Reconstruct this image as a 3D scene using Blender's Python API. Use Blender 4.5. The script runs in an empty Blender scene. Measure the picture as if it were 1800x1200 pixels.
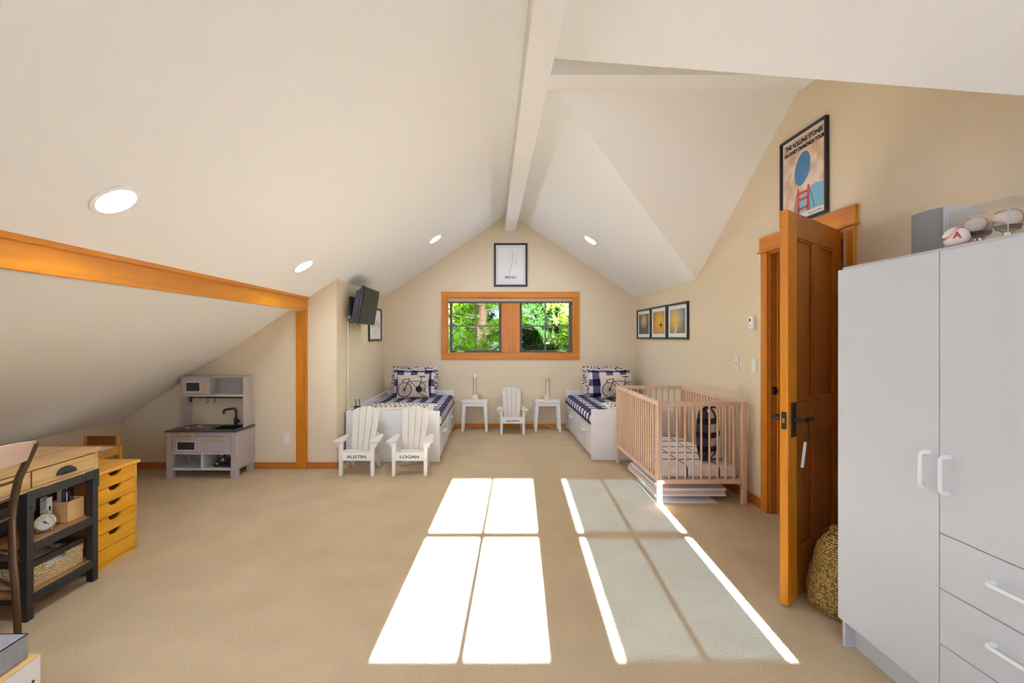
import bpy, bmesh, math, random
from mathutils import Matrix, Vector
random.seed(7)
SC = bpy.context.scene
COL = SC.collection
R = math.radians

# ------------------------------------------------------------------ camera
CX, CY, F, H = 865.0, 592.0, 850.0, 1.40          # vanishing point, focal length (px of 1800), eye height
cd = bpy.data.cameras.new('camera'); cam = bpy.data.objects.new('camera', cd); COL.objects.link(cam)
cd.sensor_width = 36; cd.lens = F/1800*36
cd.shift_x = (900-CX)/1800; cd.shift_y = -(600-CY)/1800
cd.clip_start = 0.02; cd.clip_end = 300
cam.location = (0, 0, H); cam.rotation_euler = (R(90), 0, 0)
SC.camera = cam
def PW(px, py, Y):
    return Vector(((px-CX)*Y/F, Y, H-(py-CY)*Y/F))

# ------------------------------------------------------------------ world, sun, exposure
SUN_DIR = Vector((0.055, 1.0, -0.27)).normalized()
SUN_STRENGTH = 62.0
SKY_STRENGTH = 0.40
LAMP_STRENGTH = 70.0
EXPOSURE = 1.62
w = bpy.data.worlds.new('world'); SC.world = w; w.use_nodes = True
nt = w.node_tree; nt.nodes.clear()
sky = nt.nodes.new('ShaderNodeTexSky'); sky.sky_type = 'NISHITA'; sky.sun_disc = False
sky.sun_elevation = R(35); sky.sun_rotation = R(180); sky.air_density = 1.0; sky.dust_density = 1.0
bg = nt.nodes.new('ShaderNodeBackground'); bg.inputs[1].default_value = SKY_STRENGTH
wo = nt.nodes.new('ShaderNodeOutputWorld')
nt.links.new(sky.outputs[0], bg.inputs[0]); nt.links.new(bg.outputs[0], wo.inputs[0])
sd = bpy.data.lights.new('sun', 'SUN'); so = bpy.data.objects.new('sun', sd); COL.objects.link(so)
sd.energy = SUN_STRENGTH; sd.angle = R(0.25); sd.color = (0.80, 1.0, 1.42)
so.rotation_euler = SUN_DIR.to_track_quat('-Z', 'Y').to_euler(); so.location = (0, -8, 6)
vs = SC.view_settings
vs.view_transform = 'Standard'; vs.look = 'None'; vs.exposure = EXPOSURE; vs.gamma = 1.0; vs.use_curve_mapping = False
try:
    SC.cycles.use_denoising = True
    SC.cycles.max_bounces = 10; SC.cycles.diffuse_bounces = 7; SC.cycles.glossy_bounces = 3
    SC.cycles.transparent_max_bounces = 12; SC.cycles.transmission_bounces = 4
    SC.cycles.sample_clamp_indirect = 6.0; SC.cycles.caustics_reflective = False; SC.cycles.caustics_refractive = False
except Exception:
    pass

# ------------------------------------------------------------------ materials
def newmat(name):
    m = bpy.data.materials.new(name); m.use_nodes = True
    n = m.node_tree; b = n.nodes['Principled BSDF']
    return m, n, b
def N(n, t, **kw):
    k = n.nodes.new(t)
    for a, v in kw.items(): setattr(k, a, v)
    return k
def math_(n, op, a, b=None, c=None):
    k = N(n, 'ShaderNodeMath', operation=op)
    for i, v in enumerate((a, b, c)):
        if v is None: continue
        if isinstance(v, (int, float)): k.inputs[i].default_value = v
        else: n.links.new(v, k.inputs[i])
    return k.outputs[0]
def mixc(n, fac, a, b):
    k = N(n, 'ShaderNodeMix', data_type='RGBA')
    if isinstance(fac, (int, float)): k.inputs[0].default_value = fac
    else: n.links.new(fac, k.inputs[0])
    for i, v in ((6, a), (7, b)):
        if isinstance(v, tuple): k.inputs[i].default_value = (*v[:3], 1)
        else: n.links.new(v, k.inputs[i])
    return k.outputs[2]
def plain(name, col, rough=0.5, metal=0.0, noise=0.0, nscale=8.0, bump=0.0, bscale=200.0, spec=0.5, coat=0.0):
    m, n, b = newmat(name)
    b.inputs['Base Color'].default_value = (*col, 1); b.inputs['Roughness'].default_value = rough
    b.inputs['Metallic'].default_value = metal; b.inputs['Specular IOR Level'].default_value = spec
    b.inputs['Coat Weight'].default_value = coat
    if noise or bump:
        tc = N(n, 'ShaderNodeTexCoord')
    if noise:
        t = N(n, 'ShaderNodeTexNoise'); t.inputs['Scale'].default_value = nscale; t.inputs['Detail'].default_value = 4
        n.links.new(tc.outputs['Object'], t.inputs['Vector'])
        f = math_(n, 'MULTIPLY', t.outputs[0], 1.0)
        n.links.new(mixc(n, f, tuple(c*(1-noise) for c in col), tuple(min(1, c*(1+noise)) for c in col)), b.inputs['Base Color'])
    if bump:
        t2 = N(n, 'ShaderNodeTexNoise'); t2.inputs['Scale'].default_value = bscale; t2.inputs['Detail'].default_value = 3
        n.links.new(tc.outputs['Object'], t2.inputs['Vector'])
        bp = N(n, 'ShaderNodeBump'); bp.inputs['Strength'].default_value = bump; bp.inputs['Distance'].default_value = 0.01
        n.links.new(t2.outputs[0], bp.inputs['Height']); n.links.new(bp.outputs[0], b.inputs['Normal'])
    return m
def wood(name, c1, c2, axis=0, scale=9.0, rough=0.38, stretch=12.0, knots=False, spec=0.4):
    m, n, b = newmat(name)
    tc = N(n, 'ShaderNodeTexCoord'); mp = N(n, 'ShaderNodeMapping')
    s = [scale]*3; s[axis] = scale/stretch
    mp.inputs['Scale'].default_value = s
    n.links.new(tc.outputs['Object'], mp.inputs['Vector'])
    t = N(n, 'ShaderNodeTexNoise'); t.inputs['Scale'].default_value = 1.0; t.inputs['Detail'].default_value = 5; t.inputs['Distortion'].default_value = 0.6
    n.links.new(mp.outputs[0], t.inputs['Vector'])
    t3 = N(n, 'ShaderNodeTexNoise'); t3.inputs['Scale'].default_value = 6.0; t3.inputs['Detail'].default_value = 2
    n.links.new(mp.outputs[0], t3.inputs['Vector'])
    f = math_(n, 'ADD', math_(n, 'MULTIPLY', t.outputs[0], 0.75), math_(n, 'MULTIPLY', t3.outputs[0], 0.25))
    rp = N(n, 'ShaderNodeValToRGB')
    rp.color_ramp.elements[0].position = 0.32; rp.color_ramp.elements[0].color = (*c1, 1)
    rp.color_ramp.elements[1].position = 0.66; rp.color_ramp.elements[1].color = (*c2, 1)
    n.links.new(f, rp.inputs[0])
    col = rp.outputs[0]
    if knots:
        v = N(n, 'ShaderNodeTexVoronoi'); v.inputs['Scale'].default_value = 2.3
        n.links.new(tc.outputs['Object'], v.inputs['Vector'])
        k = math_(n, 'LESS_THAN', v.outputs['Distance'], 0.03)
        col = mixc(n, k, col, tuple(c*0.25 for c in c1))
    n.links.new(col, b.inputs['Base Color'])
    b.inputs['Roughness'].default_value = rough; b.inputs['Specular IOR Level'].default_value = spec
    bp = N(n, 'ShaderNodeBump'); bp.inputs['Strength'].default_value = 0.08; bp.inputs['Distance'].default_value = 0.004
    n.links.new(f, bp.inputs['Height']); n.links.new(bp.outputs[0], b.inputs['Normal'])
    return m
def emit(name, col, s):
    m = bpy.data.materials.new(name); m.use_nodes = True; n = m.node_tree; n.nodes.clear()
    e = N(n, 'ShaderNodeEmission'); e.inputs[0].default_value = (*col, 1); e.inputs[1].default_value = s
    o = N(n, 'ShaderNodeOutputMaterial'); n.links.new(e.outputs[0], o.inputs[0]); return m
def clear(name, gloss=0.06, tint=(1, 1, 1), rough=0.02):
    m = bpy.data.materials.new(name); m.use_nodes = True; n = m.node_tree; n.nodes.clear()
    t = N(n, 'ShaderNodeBsdfTransparent'); t.inputs[0].default_value = (*tint, 1)
    g = N(n, 'ShaderNodeBsdfGlossy'); g.inputs['Roughness'].default_value = rough
    x = N(n, 'ShaderNodeMixShader'); x.inputs[0].default_value = gloss
    o = N(n, 'ShaderNodeOutputMaterial')
    n.links.new(t.outputs[0], x.inputs[1]); n.links.new(g.outputs[0], x.inputs[2]); n.links.new(x.outputs[0], o.inputs[0])
    return m
def gingham(name, p, mode, navy=(0.012, 0.012, 0.035), mid=(0.105, 0.095, 0.155), white=(0.68, 0.62, 0.62), duty=0.5):
    """two crossed bands; mode picks the two cloth directions from object coordinates"""
    m, n, b = newmat(name)
    tc = N(n, 'ShaderNodeTexCoord'); sp = N(n, 'ShaderNodeSeparateXYZ'); n.links.new(tc.outputs['Object'], sp.inputs[0])
    x, y, z = sp.outputs
    if mode == 'xy': a, c = x, y
    elif mode == 'x-z': a, c = math_(n, 'SUBTRACT', x, z), y
    elif mode == 'x+z': a, c = math_(n, 'ADD', x, z), y
    def band(v):
        fr = math_(n, 'FRACT', math_(n, 'ADD', math_(n, 'DIVIDE', v, p), 50.23))
        return math_(n, 'LESS_THAN', fr, duty)
    A, B = band(a), band(c)
    col = mixc(n, A, mixc(n, B, white, mid), mixc(n, B, mid, navy))
    n.links.new(col, b.inputs['Base Color']); b.inputs['Roughness'].default_value = 0.9
    b.inputs['Specular IOR Level'].default_value = 0.1
    return m
def spots(name, base, dark, scale, thr):
    m, n, b = newmat(name)
    tc = N(n, 'ShaderNodeTexCoord'); v = N(n, 'ShaderNodeTexVoronoi'); v.inputs['Scale'].default_value = scale
    n.links.new(tc.outputs['Object'], v.inputs['Vector'])
    k = math_(n, 'LESS_THAN', v.outputs['Distance'], thr)
    n.links.new(mixc(n, k, base, dark), b.inputs['Base Color']); b.inputs['Roughness'].default_value = 0.9
    return m

M = {}
M['wall'] = plain('wall_paint', (0.73, 0.61, 0.435), 0.85, bump=0.12, bscale=160, spec=0.2)
M['ceiling'] = plain('ceiling_paint', (0.87, 0.865, 0.85), 0.9, bump=0.10, bscale=150, spec=0.15)
M['trimwhite'] = plain('white_beam_paint', (0.86, 0.855, 0.84), 0.8, spec=0.2)
M['cherry'] = wood('honey_fir_y', (0.50, 0.145, 0.004), (0.67, 0.240, 0.007), axis=1, scale=14, knots=True)
M['cherry_x'] = wood('honey_fir_x', (0.50, 0.145, 0.004), (0.67, 0.240, 0.007), axis=0, scale=14, knots=True)
M['cherry_z'] = wood('honey_fir_z', (0.48, 0.138, 0.004), (0.65, 0.23, 0.008), axis=2, scale=14)
M['shaded_fir'] = wood('shaded_door_fir', (0.27, 0.075, 0.004), (0.40, 0.12, 0.008), axis=2, scale=14, rough=0.32)  # fir of the open leaf, with its shade put into the colour
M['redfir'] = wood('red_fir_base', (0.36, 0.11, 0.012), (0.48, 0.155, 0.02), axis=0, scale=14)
M['pine'] = wood('amber_pine', (0.62, 0.25, 0.006), (0.80, 0.37, 0.014), axis=1, scale=16)
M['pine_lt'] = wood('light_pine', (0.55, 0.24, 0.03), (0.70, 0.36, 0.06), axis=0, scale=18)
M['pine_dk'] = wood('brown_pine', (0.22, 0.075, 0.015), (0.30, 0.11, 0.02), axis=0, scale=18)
M['desk'] = wood('pale_desk_wood', (0.36, 0.175, 0.045), (0.72, 0.46, 0.19), axis=1, scale=10, stretch=14)
M['shelfwood'] = wood('brown_shelf_wood', (0.30, 0.13, 0.03), (0.45, 0.22, 0.06), axis=1, scale=14)
M['boxwood'] = wood('birch_box', (0.62, 0.36, 0.13), (0.74, 0.46, 0.19), axis=1, scale=14)
M['pinkwood'] = wood('pale_beech_rail', (0.60, 0.42, 0.33), (0.74, 0.55, 0.44), axis=1, scale=14)
M['beech'] = wood('beech', (0.62, 0.40, 0.265), (0.73, 0.49, 0.345), axis=2, scale=20, rough=0.45)
M['knobwood'] = plain('pale_knob_wood', (0.62, 0.37, 0.15), 0.5)
M['blackmetal'] = plain('black_steel', (0.030, 0.029, 0.030), 0.45, metal=0.3)
M['bronze'] = plain('bronze_tube', (0.13, 0.08, 0.055), 0.3, metal=0.8)
M['chrome'] = plain('nickel', (0.62, 0.58, 0.5), 0.25, metal=1.0)
M['black'] = plain('black_plastic', (0.012, 0.012, 0.012), 0.4)
M['ironblack'] = plain('black_iron', (0.015, 0.013, 0.012), 0.5, metal=0.2)
M['darkframe'] = plain('dark_frame', (0.018, 0.011, 0.009), 0.35)
M['screen'] = plain('dark_screen', (0.030, 0.023, 0.019), 0.55, spec=0.2)
M['white'] = plain('white_lacquer', (0.80, 0.80, 0.80), 0.4)
M['white2'] = plain('white_melamine', (0.545, 0.555, 0.57), 0.42, spec=0.35)
M['bedgrey'] = plain('off_white_melamine', (0.72, 0.69, 0.66), 0.45)
M['cream'] = plain('warm_lit_chair_paint', (0.70, 0.635, 0.54), 0.5)  # white chair paint with the warm light on the slats put into its beige
M['creamedge'] = plain('white_chair_paint', (0.84, 0.83, 0.80), 0.5)
M['plate'] = plain('white_plate_plastic', (0.74, 0.70, 0.60), 0.4)
M['thermo'] = plain('bright_white_plastic', (0.85, 0.85, 0.85), 0.4)
M['paper'] = plain('white_paper', (0.80, 0.79, 0.77), 0.8)
M['kgrey'] = plain('warm_grey_kitchen', (0.46, 0.405, 0.385), 0.5)
M['kgrey_lt'] = plain('pale_kitchen_trim', (0.66, 0.63, 0.62), 0.5)
M['ktop'] = plain('dark_countertop', (0.055, 0.042, 0.042), 0.4)
M['dglass'] = plain('dark_glass', (0.035, 0.030, 0.032), 0.15)
M['greyfab'] = plain('grey_felt', (0.30, 0.29, 0.30), 0.95, noise=0.25, nscale=60, bump=0.3, bscale=500)
M['spkgrille'] = plain('grey_grille', (0.22, 0.225, 0.22), 0.5, metal=0.4, bump=0.3, bscale=900)
M['spkbody'] = plain('pale_grey_plastic', (0.58, 0.57, 0.58), 0.5)
M['ball'] = plain('ball_leather', (0.78, 0.69, 0.60), 0.55, noise=0.06, nscale=25)
M['redthread'] = plain('red_thread', (0.42, 0.02, 0.02), 0.7)
M['acrylic'] = clear('clear_acrylic', 0.10, (0.97, 0.97, 0.97))
M['glass'] = clear('window_glass', 0.0012)
M['winbrown'] = plain('bronze_sash', (0.085, 0.065, 0.062), 0.5)
M['muntin'] = plain('brown_muntin', (0.16, 0.13, 0.115), 0.5)
M['blind'] = plain('tan_blind', (0.50, 0.33, 0.17), 0.6)
M['lampwhite'] = plain('ivory_lamp', (0.74, 0.70, 0.60), 0.35)
M['lampcream'] = plain('cream_lamp', (0.68, 0.56, 0.34), 0.35)
M['brass'] = plain('brass', (0.42, 0.30, 0.14), 0.35, metal=0.8)
M['cord'] = plain('white_cord', (0.72, 0.68, 0.60), 0.6)
M['pillowtan'] = plain('tan_linen', (0.66, 0.53, 0.43), 0.95, bump=0.15, bscale=700)
M['ink'] = plain('black_ink', (0.010, 0.009, 0.014), 0.9)
M['sheet'] = plain('white_sheet', (0.76, 0.73, 0.71), 0.9)
M['gingL'] = gingham('navy_check_bedspread_a', 0.17, 'x-z')
M['gingR'] = gingham('navy_check_bedspread_b', 0.17, 'x+z')
M['gingP'] = gingham('navy_check_sham', 0.20, 'xy')
M['gingC'] = gingham('navy_check_cushion', 0.12, 'xy', navy=(0.012, 0.012, 0.022), mid=(0.05, 0.05, 0.07), duty=0.42)
M['ruffle'] = spots('black_spotted_cloth', (0.66, 0.57, 0.50), (0.012, 0.012, 0.02), 28, 0.36)
M['treecloth'] = plain('cream_cloth', (0.72, 0.60, 0.49), 0.95)
M['lampglow'] = emit('lamp_glow', (0.82, 0.97, 1.22), LAMP_STRENGTH)
M['print_ink'] = plain('grey_print', (0.35, 0.30, 0.28), 0.9)
M['bark'] = plain('pine_bark', (0.60, 0.33, 0.22), 0.95, noise=0.5, nscale=14, bump=0.8, bscale=30)
M['twig'] = plain('pale_twig', (0.62, 0.52, 0.42), 0.9)
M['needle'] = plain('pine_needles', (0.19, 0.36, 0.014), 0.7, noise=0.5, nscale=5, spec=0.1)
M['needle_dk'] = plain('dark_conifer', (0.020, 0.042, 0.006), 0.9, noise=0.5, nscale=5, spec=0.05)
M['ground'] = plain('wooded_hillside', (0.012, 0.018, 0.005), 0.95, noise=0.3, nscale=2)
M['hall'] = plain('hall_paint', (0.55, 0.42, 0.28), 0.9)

# carpet: short beige pile
m, n, b = newmat('beige_carpet')
tc = N(n, 'ShaderNodeTexCoord')
t1 = N(n, 'ShaderNodeTexNoise'); t1.inputs['Scale'].default_value = 230; t1.inputs['Detail'].default_value = 2
t2 = N(n, 'ShaderNodeTexNoise'); t2.inputs['Scale'].default_value = 3.0; t2.inputs['Detail'].default_value = 5
for t in (t1, t2): n.links.new(tc.outputs['Object'], t.inputs['Vector'])
f = math_(n, 'ADD', math_(n, 'MULTIPLY', t1.outputs[0], 0.90), math_(n, 'MULTIPLY', t2.outputs[0], 0.20))
rp = N(n, 'ShaderNodeValToRGB')
rp.color_ramp.elements[0].position = 0.38; rp.color_ramp.elements[0].color = (0.39, 0.285, 0.160, 1)
rp.color_ramp.elements[1].position = 0.72; rp.color_ramp.elements[1].color = (0.63, 0.468, 0.29, 1)
n.links.new(f, rp.inputs[0]); n.links.new(rp.outputs[0], b.inputs['Base Color'])
b.inputs['Roughness'].default_value = 1.0; b.inputs['Specular IOR Level'].default_value = 0.0
t3 = N(n, 'ShaderNodeTexNoise'); t3.inputs['Scale'].default_value = 130; t3.inputs['Detail'].default_value = 3
n.links.new(tc.outputs['Object'], t3.inputs['Vector'])
bp = N(n, 'ShaderNodeBump'); bp.inputs['Strength'].default_value = 0.5; bp.inputs['Distance'].default_value = 0.01
n.links.new(t3.outputs[0], bp.inputs['Height']); n.links.new(bp.outputs[0], b.inputs['Normal'])
M['carpet'] = m
# translucent roller shade of the rear window
m = bpy.data.materials.new('sheer_shade'); m.use_nodes = True; n = m.node_tree; n.nodes.clear()
tl = N(n, 'ShaderNodeBsdfTranslucent'); tl.inputs[0].default_value = (0.74, 0.86, 1.0, 1)
df = N(n, 'ShaderNodeBsdfDiffuse'); df.inputs[0].default_value = (0.6, 0.62, 0.66, 1)
tr = N(n, 'ShaderNodeBsdfTransparent'); tr.inputs[0].default_value = (0.40, 0.74, 1.0, 1)
x1 = N(n, 'ShaderNodeMixShader'); x1.inputs[0].default_value = 0.12
x2 = N(n, 'ShaderNodeMixShader'); x2.inputs[0].default_value = 0.044
o = N(n, 'ShaderNodeOutputMaterial')
n.links.new(tl.outputs[0], x1.inputs[1]); n.links.new(df.outputs[0], x1.inputs[2])
n.links.new(x1.outputs[0], x2.inputs[1]); n.links.new(tr.outputs[0], x2.inputs[2]); n.links.new(x2.outputs[0], o.inputs[0])
M['shade'] = m
# woven straw: crossed waves
def weave(name, c1, c2, s, strength=0.8):
    m, n, b = newmat(name)
    tc = N(n, 'ShaderNodeTexCoord')
    wv = N(n, 'ShaderNodeTexWave', wave_type='BANDS', bands_direction='Z'); wv.inputs['Scale'].default_value = s; wv.inputs['Distortion'].default_value = 1.2
    wv.inputs['Detail Scale'].default_value = 6
    vo = N(n, 'ShaderNodeTexVoronoi'); vo.inputs['Scale'].default_value = s*3.2
    for t in (wv, vo): n.links.new(tc.outputs['Object'], t.inputs['Vector'])
    f = math_(n, 'ADD', math_(n, 'MULTIPLY', wv.outputs['Fac'], 0.5), math_(n, 'SUBTRACT', 0.65, vo.outputs['Distance']))
    rp = N(n, 'ShaderNodeValToRGB'); rp.color_ramp.elements[0].position = 0.15; rp.color_ramp.elements[1].position = 0.7
    rp.color_ramp.elements[0].color = (*c1, 1); rp.color_ramp.elements[1].color = (*c2, 1)
    n.links.new(f, rp.inputs[0]); n.links.new(rp.outputs[0], b.inputs['Base Color'])
    b.inputs['Roughness'].default_value = 0.8
    bp = N(n, 'ShaderNodeBump'); bp.inputs['Strength'].default_value = strength; bp.inputs['Distance'].default_value = 0.01
    n.links.new(f, bp.inputs['Height']); n.links.new(bp.outputs[0], b.inputs['Normal'])
    return m
M['straw'] = weave('woven_straw', (0.13, 0.065, 0.01), (0.60, 0.38, 0.09), 26)
M['seagrass'] = weave('woven_seagrass', (0.36, 0.22, 0.09), (0.70, 0.52, 0.30), 30, 0.5)

# ------------------------------------------------------------------ mesh helpers
class MB:
    def __init__(s): s.v = []; s.f = []
    def add(s, vs, fs, T=None):
        o = len(s.v)
        s.v += [tuple(T @ Vector(p)) if T is not None else tuple(p) for p in vs]
        s.f += [tuple(i+o for i in q) for q in fs]; return s
    def box(s, x0, x1, y0, y1, z0, z1, c=0.0, T=None):
        x0, x1 = min(x0, x1), max(x0, x1); y0, y1 = min(y0, y1), max(y0, y1); z0, z1 = min(z0, z1), max(z0, z1)
        c = min(c, 0.45*min(x1-x0, y1-y0, z1-z0))
        if c <= 0:
            vs = [(x, y, z) for x in (x0, x1) for y in (y0, y1) for z in (z0, z1)]
            return s.add(vs, [(0, 1, 3, 2), (4, 6, 7, 5), (0, 4, 5, 1), (2, 3, 7, 6), (0, 2, 6, 4), (1, 5, 7, 3)], T)
        lo, hi = (x0, y0, z0), (x1, y1, z1)
        vs = []; idx = {}
        for i in range(8):
            b = ((i >> 2) & 1, (i >> 1) & 1, i & 1)
            for a in range(3):
                p = [(hi[k] if b[k] else lo[k]) for k in range(3)]
                for k in range(3):
                    if k != a: p[k] += -c if b[k] else c
                idx[(b, a)] = len(vs); vs.append(tuple(p))
        fs = []
        ctr = Vector([(lo[k]+hi[k])/2 for k in range(3)])
        def face(q):
            P = [Vector(vs[i]) for i in q]
            nrm = (P[1]-P[0]).cross(P[2]-P[0]); mid = sum(P, Vector())/len(P)-ctr
            fs.append(tuple(q) if nrm.dot(mid) > 0 else tuple(reversed(q)))
        for a in range(3):
            u, v = [k for k in range(3) if k != a]
            for sgn in (0, 1):
                q = []
                for bu, bv in ((0, 0), (1, 0), (1, 1), (0, 1)):
                    bb = [0, 0, 0]; bb[a] = sgn; bb[u] = bu; bb[v] = bv; q.append(idx[(tuple(bb), a)])
                face(q)
            for bu in (0, 1):
                for bv in (0, 1):
                    q = []
                    b0 = [0, 0, 0]; b0[u] = bu; b0[v] = bv; b1 = list(b0); b1[a] = 1
                    face([idx[(tuple(b0), u)], idx[(tuple(b0), v)], idx[(tuple(b1), v)], idx[(tuple(b1), u)]])
        for i in range(8):
            b = ((i >> 2) & 1, (i >> 1) & 1, i & 1)
            face([idx[(b, 0)], idx[(b, 1)], idx[(b, 2)]])
        return s.add(vs, fs, T)
    def prism(s, poly, axis, a0, a1, T=None):
        """polygon in the two other axes (in order), extruded along axis"""
        k = len(poly)
        def pt(p, a):
            if axis == 0: return (a, p[0], p[1])
            if axis == 1: return (p[0], a, p[1])
            return (p[0], p[1], a)
        vs = [pt(p, a0) for p in poly]+[pt(p, a1) for p in poly]
        fs = [tuple(range(k)), tuple(range(2*k-1, k-1, -1))]+[(i, i+k, (i+1) % k+k, (i+1) % k) for i in range(k)]
        return s.add(vs, fs, T)
    def cyl(s, p0, p1, r0, r1=None, n=16, T=None):
        return s.tube([p0, p1], [r0, r0 if r1 is None else r1], n, T)
    def tube(s, pts, r, n=10, T=None):
        pts = [Vector(p) for p in pts]
        if not isinstance(r, (list, tuple)): r = [r]*len(pts)
        vs = []; fs = []
        d0 = (pts[1]-pts[0]).normalized()
        up = Vector((0, 0, 1)) if abs(d0.z) < 0.9 else Vector((1, 0, 0))
        u = d0.cross(up).normalized()
        for i, p in enumerate(pts):
            d = ((pts[min(i+1, len(pts)-1)]-pts[max(i-1, 0)])).normalized()
            u = (u-d*u.dot(d)).normalized(); v = d.cross(u)
            for k in range(n):
                a = 2*math.pi*k/n
                vs.append(p+r[i]*(math.cos(a)*u+math.sin(a)*v))
        for i in range(len(pts)-1):
            for k in range(n):
                fs.append((i*n+k, i*n+(k+1) % n, (i+1)*n+(k+1) % n, (i+1)*n+k))
        fs.append(tuple(range(n-1, -1, -1))); fs.append(tuple((len(pts)-1)*n+k for k in range(n)))
        return s.add(vs, fs, T)
    def lathe(s, prof, n=24, T=None, c=(0, 0, 0)):
        vs = []; fs = []
        for r, z in prof:
            for k in range(n):
                a = 2*math.pi*k/n; vs.append((c[0]+r*math.cos(a), c[1]+r*math.sin(a), c[2]+z))
        for i in range(len(prof)-1):
            for k in range(n): fs.append((i*n+k, i*n+(k+1) % n, (i+1)*n+(k+1) % n, (i+1)*n+k))
        if prof[0][0] > 1e-5: fs.append(tuple(range(n-1, -1, -1)))
        if prof[-1][0] > 1e-5: fs.append(tuple((len(prof)-1)*n+k for k in range(n)))
        return s.add(vs, fs, T)
    def mesh(s, name, mat, smooth=False):
        me = bpy.data.meshes.new(name); me.from_pydata(s.v, [], s.f); me.materials.append(mat)
        bm = bmesh.new(); bm.from_mesh(me)
        bmesh.ops.remove_doubles(bm, verts=bm.verts, dist=1e-6)
        bmesh.ops.recalc_face_normals(bm, faces=bm.faces); bm.to_mesh(me); bm.free()
        if smooth:
            for p in me.polygons: p.use_smooth = True
            try: me.set_sharp_from_angle(angle=R(42))
            except Exception: pass
        me.update(); return me
WM = {}
def props(o, label=None, cat=None, group=None, kind=None):
    if label: o['label'] = label
    if cat: o['category'] = cat
    if group: o['group'] = group
    if kind: o['kind'] = kind
    return o
def root(name, label=None, cat=None, loc=(0, 0, 0), rz=0.0, group=None, mat4=None, kind=None):
    o = bpy.data.objects.new(name, None); COL.objects.link(o); o.empty_display_size = 0.05
    mw = mat4 if mat4 is not None else Matrix.Translation(loc) @ Matrix.Rotation(rz, 4, 'Z')
    o.matrix_world = mw; WM[o.name] = mw.copy()
    return props(o, label, cat, group, kind)
def link(name, me, parent=None, loc=None):
    o = bpy.data.objects.new(name, me); COL.objects.link(o)
    if parent is not None: o.parent = parent; WM[o.name] = WM[parent.name].copy()
    else: WM[o.name] = Matrix.Identity(4)
    if loc is not None:
        o.location = loc
        WM[o.name] = WM[o.name] @ Matrix.Translation(loc)
    return o
def part(name, mb, mat, parent, smooth=False, world=False, label=None):
    if world:
        inv = WM[parent.name].inverted(); mb.v = [tuple(inv @ Vector(p)) for p in mb.v]
    o = link(name, mb.mesh(name, mat, smooth), parent)
    return props(o, label)
def solo(name, mb, mat, label=None, cat=None, group=None, kind=None, smooth=False, origin=None):
    if origin is not None:
        ov = Vector(origin); mb.v = [tuple(Vector(p)-ov) for p in mb.v]
    o = link(name, mb.mesh(name, mat, smooth), None, origin)
    return props(o, label, cat, group, kind)
def struct(name, mb, mat, smooth=False): return solo(name, mb, mat, kind='structure', smooth=smooth)
def copy_tree(o, loc=None, rz=0.0):
    c = o.copy(); COL.objects.link(c)
    if loc is not None:
        mw = Matrix.Translation(loc) @ Matrix.Rotation(rz, 4, 'Z'); c.matrix_world = mw
        WM[c.name] = mw
    for ch in [k for k in bpy.data.objects if k.parent == o]:
        d = ch.copy(); COL.objects.link(d); d.parent = c; WM[d.name] = WM[c.name]
        for g in [k for k in bpy.data.objects if k.parent == ch]:
            e = g.copy(); COL.objects.link(e); e.parent = d
    return c
def text_mb(s, size, wide=1.0, depth=0.0006, bold=0.0, center=True):
    """flat lettering in local x-y, facing +z"""
    cu = bpy.data.curves.new('lettering', 'FONT'); cu.body = s; cu.size = size; cu.extrude = depth; cu.offset = bold
    cu.resolution_u = 3
    cu.align_x = 'CENTER' if center else 'LEFT'; cu.align_y = 'CENTER'
    t = bpy.data.objects.new('lettering', cu); COL.objects.link(t)
    dg = bpy.context.evaluated_depsgraph_get()
    me = bpy.data.meshes.new_from_object(t.evaluated_get(dg))
    mb = MB(); mb.add([(v.co.x*wide, v.co.y, v.co.z) for v in me.vertices], [tuple(p.vertices) for p in me.polygons])
    bpy.data.objects.remove(t); bpy.data.curves.remove(cu); bpy.data.meshes.remove(me)
    return mb
def xf(mb, T): mb.v = [tuple(T @ Vector(p)) for p in mb.v]; return mb
def frame4(ox, oy, oz, ax, ay, az):
    m4 = Matrix.Identity(4)
    for i, a in enumerate((ax, ay, az)):
        for k in range(3): m4[k][i] = a[k]
    m4[0][3], m4[1][3], m4[2][3] = ox, oy, oz
    return m4
def on_back(x, z, y): return frame4(x, y, z, (1, 0, 0), (0, 0, 1), (0, -1, 0))      # faces -Y
def on_right(y, z, x): return frame4(x, y, z, (0, -1, 0), (0, 0, 1), (-1, 0, 0))    # faces -X
def on_left(y, z, x): return frame4(x, y, z, (0, 1, 0), (0, 0, 1), (1, 0, 0))       # faces +X

# ------------------------------------------------------------------ the room
RX, RZ, SL = 0.27, 3.30, 0.665           # main ridge x, height, roof slope
XR, XT, XK = 2.20, -1.655, -3.914        # right wall, television wall, knee wall
YB, YE, YR = 7.44, 5.15, -2.37           # back wall, alcove end wall, rear wall
YG = 3.28                                # cross-gable ridge
zl = lambda x: RZ-SL*abs(x-RX)
zg = lambda y: RZ-SL*abs(y-YG)
TH = 0.14
struct('floor', MB().box(-4.3, 3.6, YR-0.2, YB+0.2, -0.2, 0.0), M['carpet'])
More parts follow.
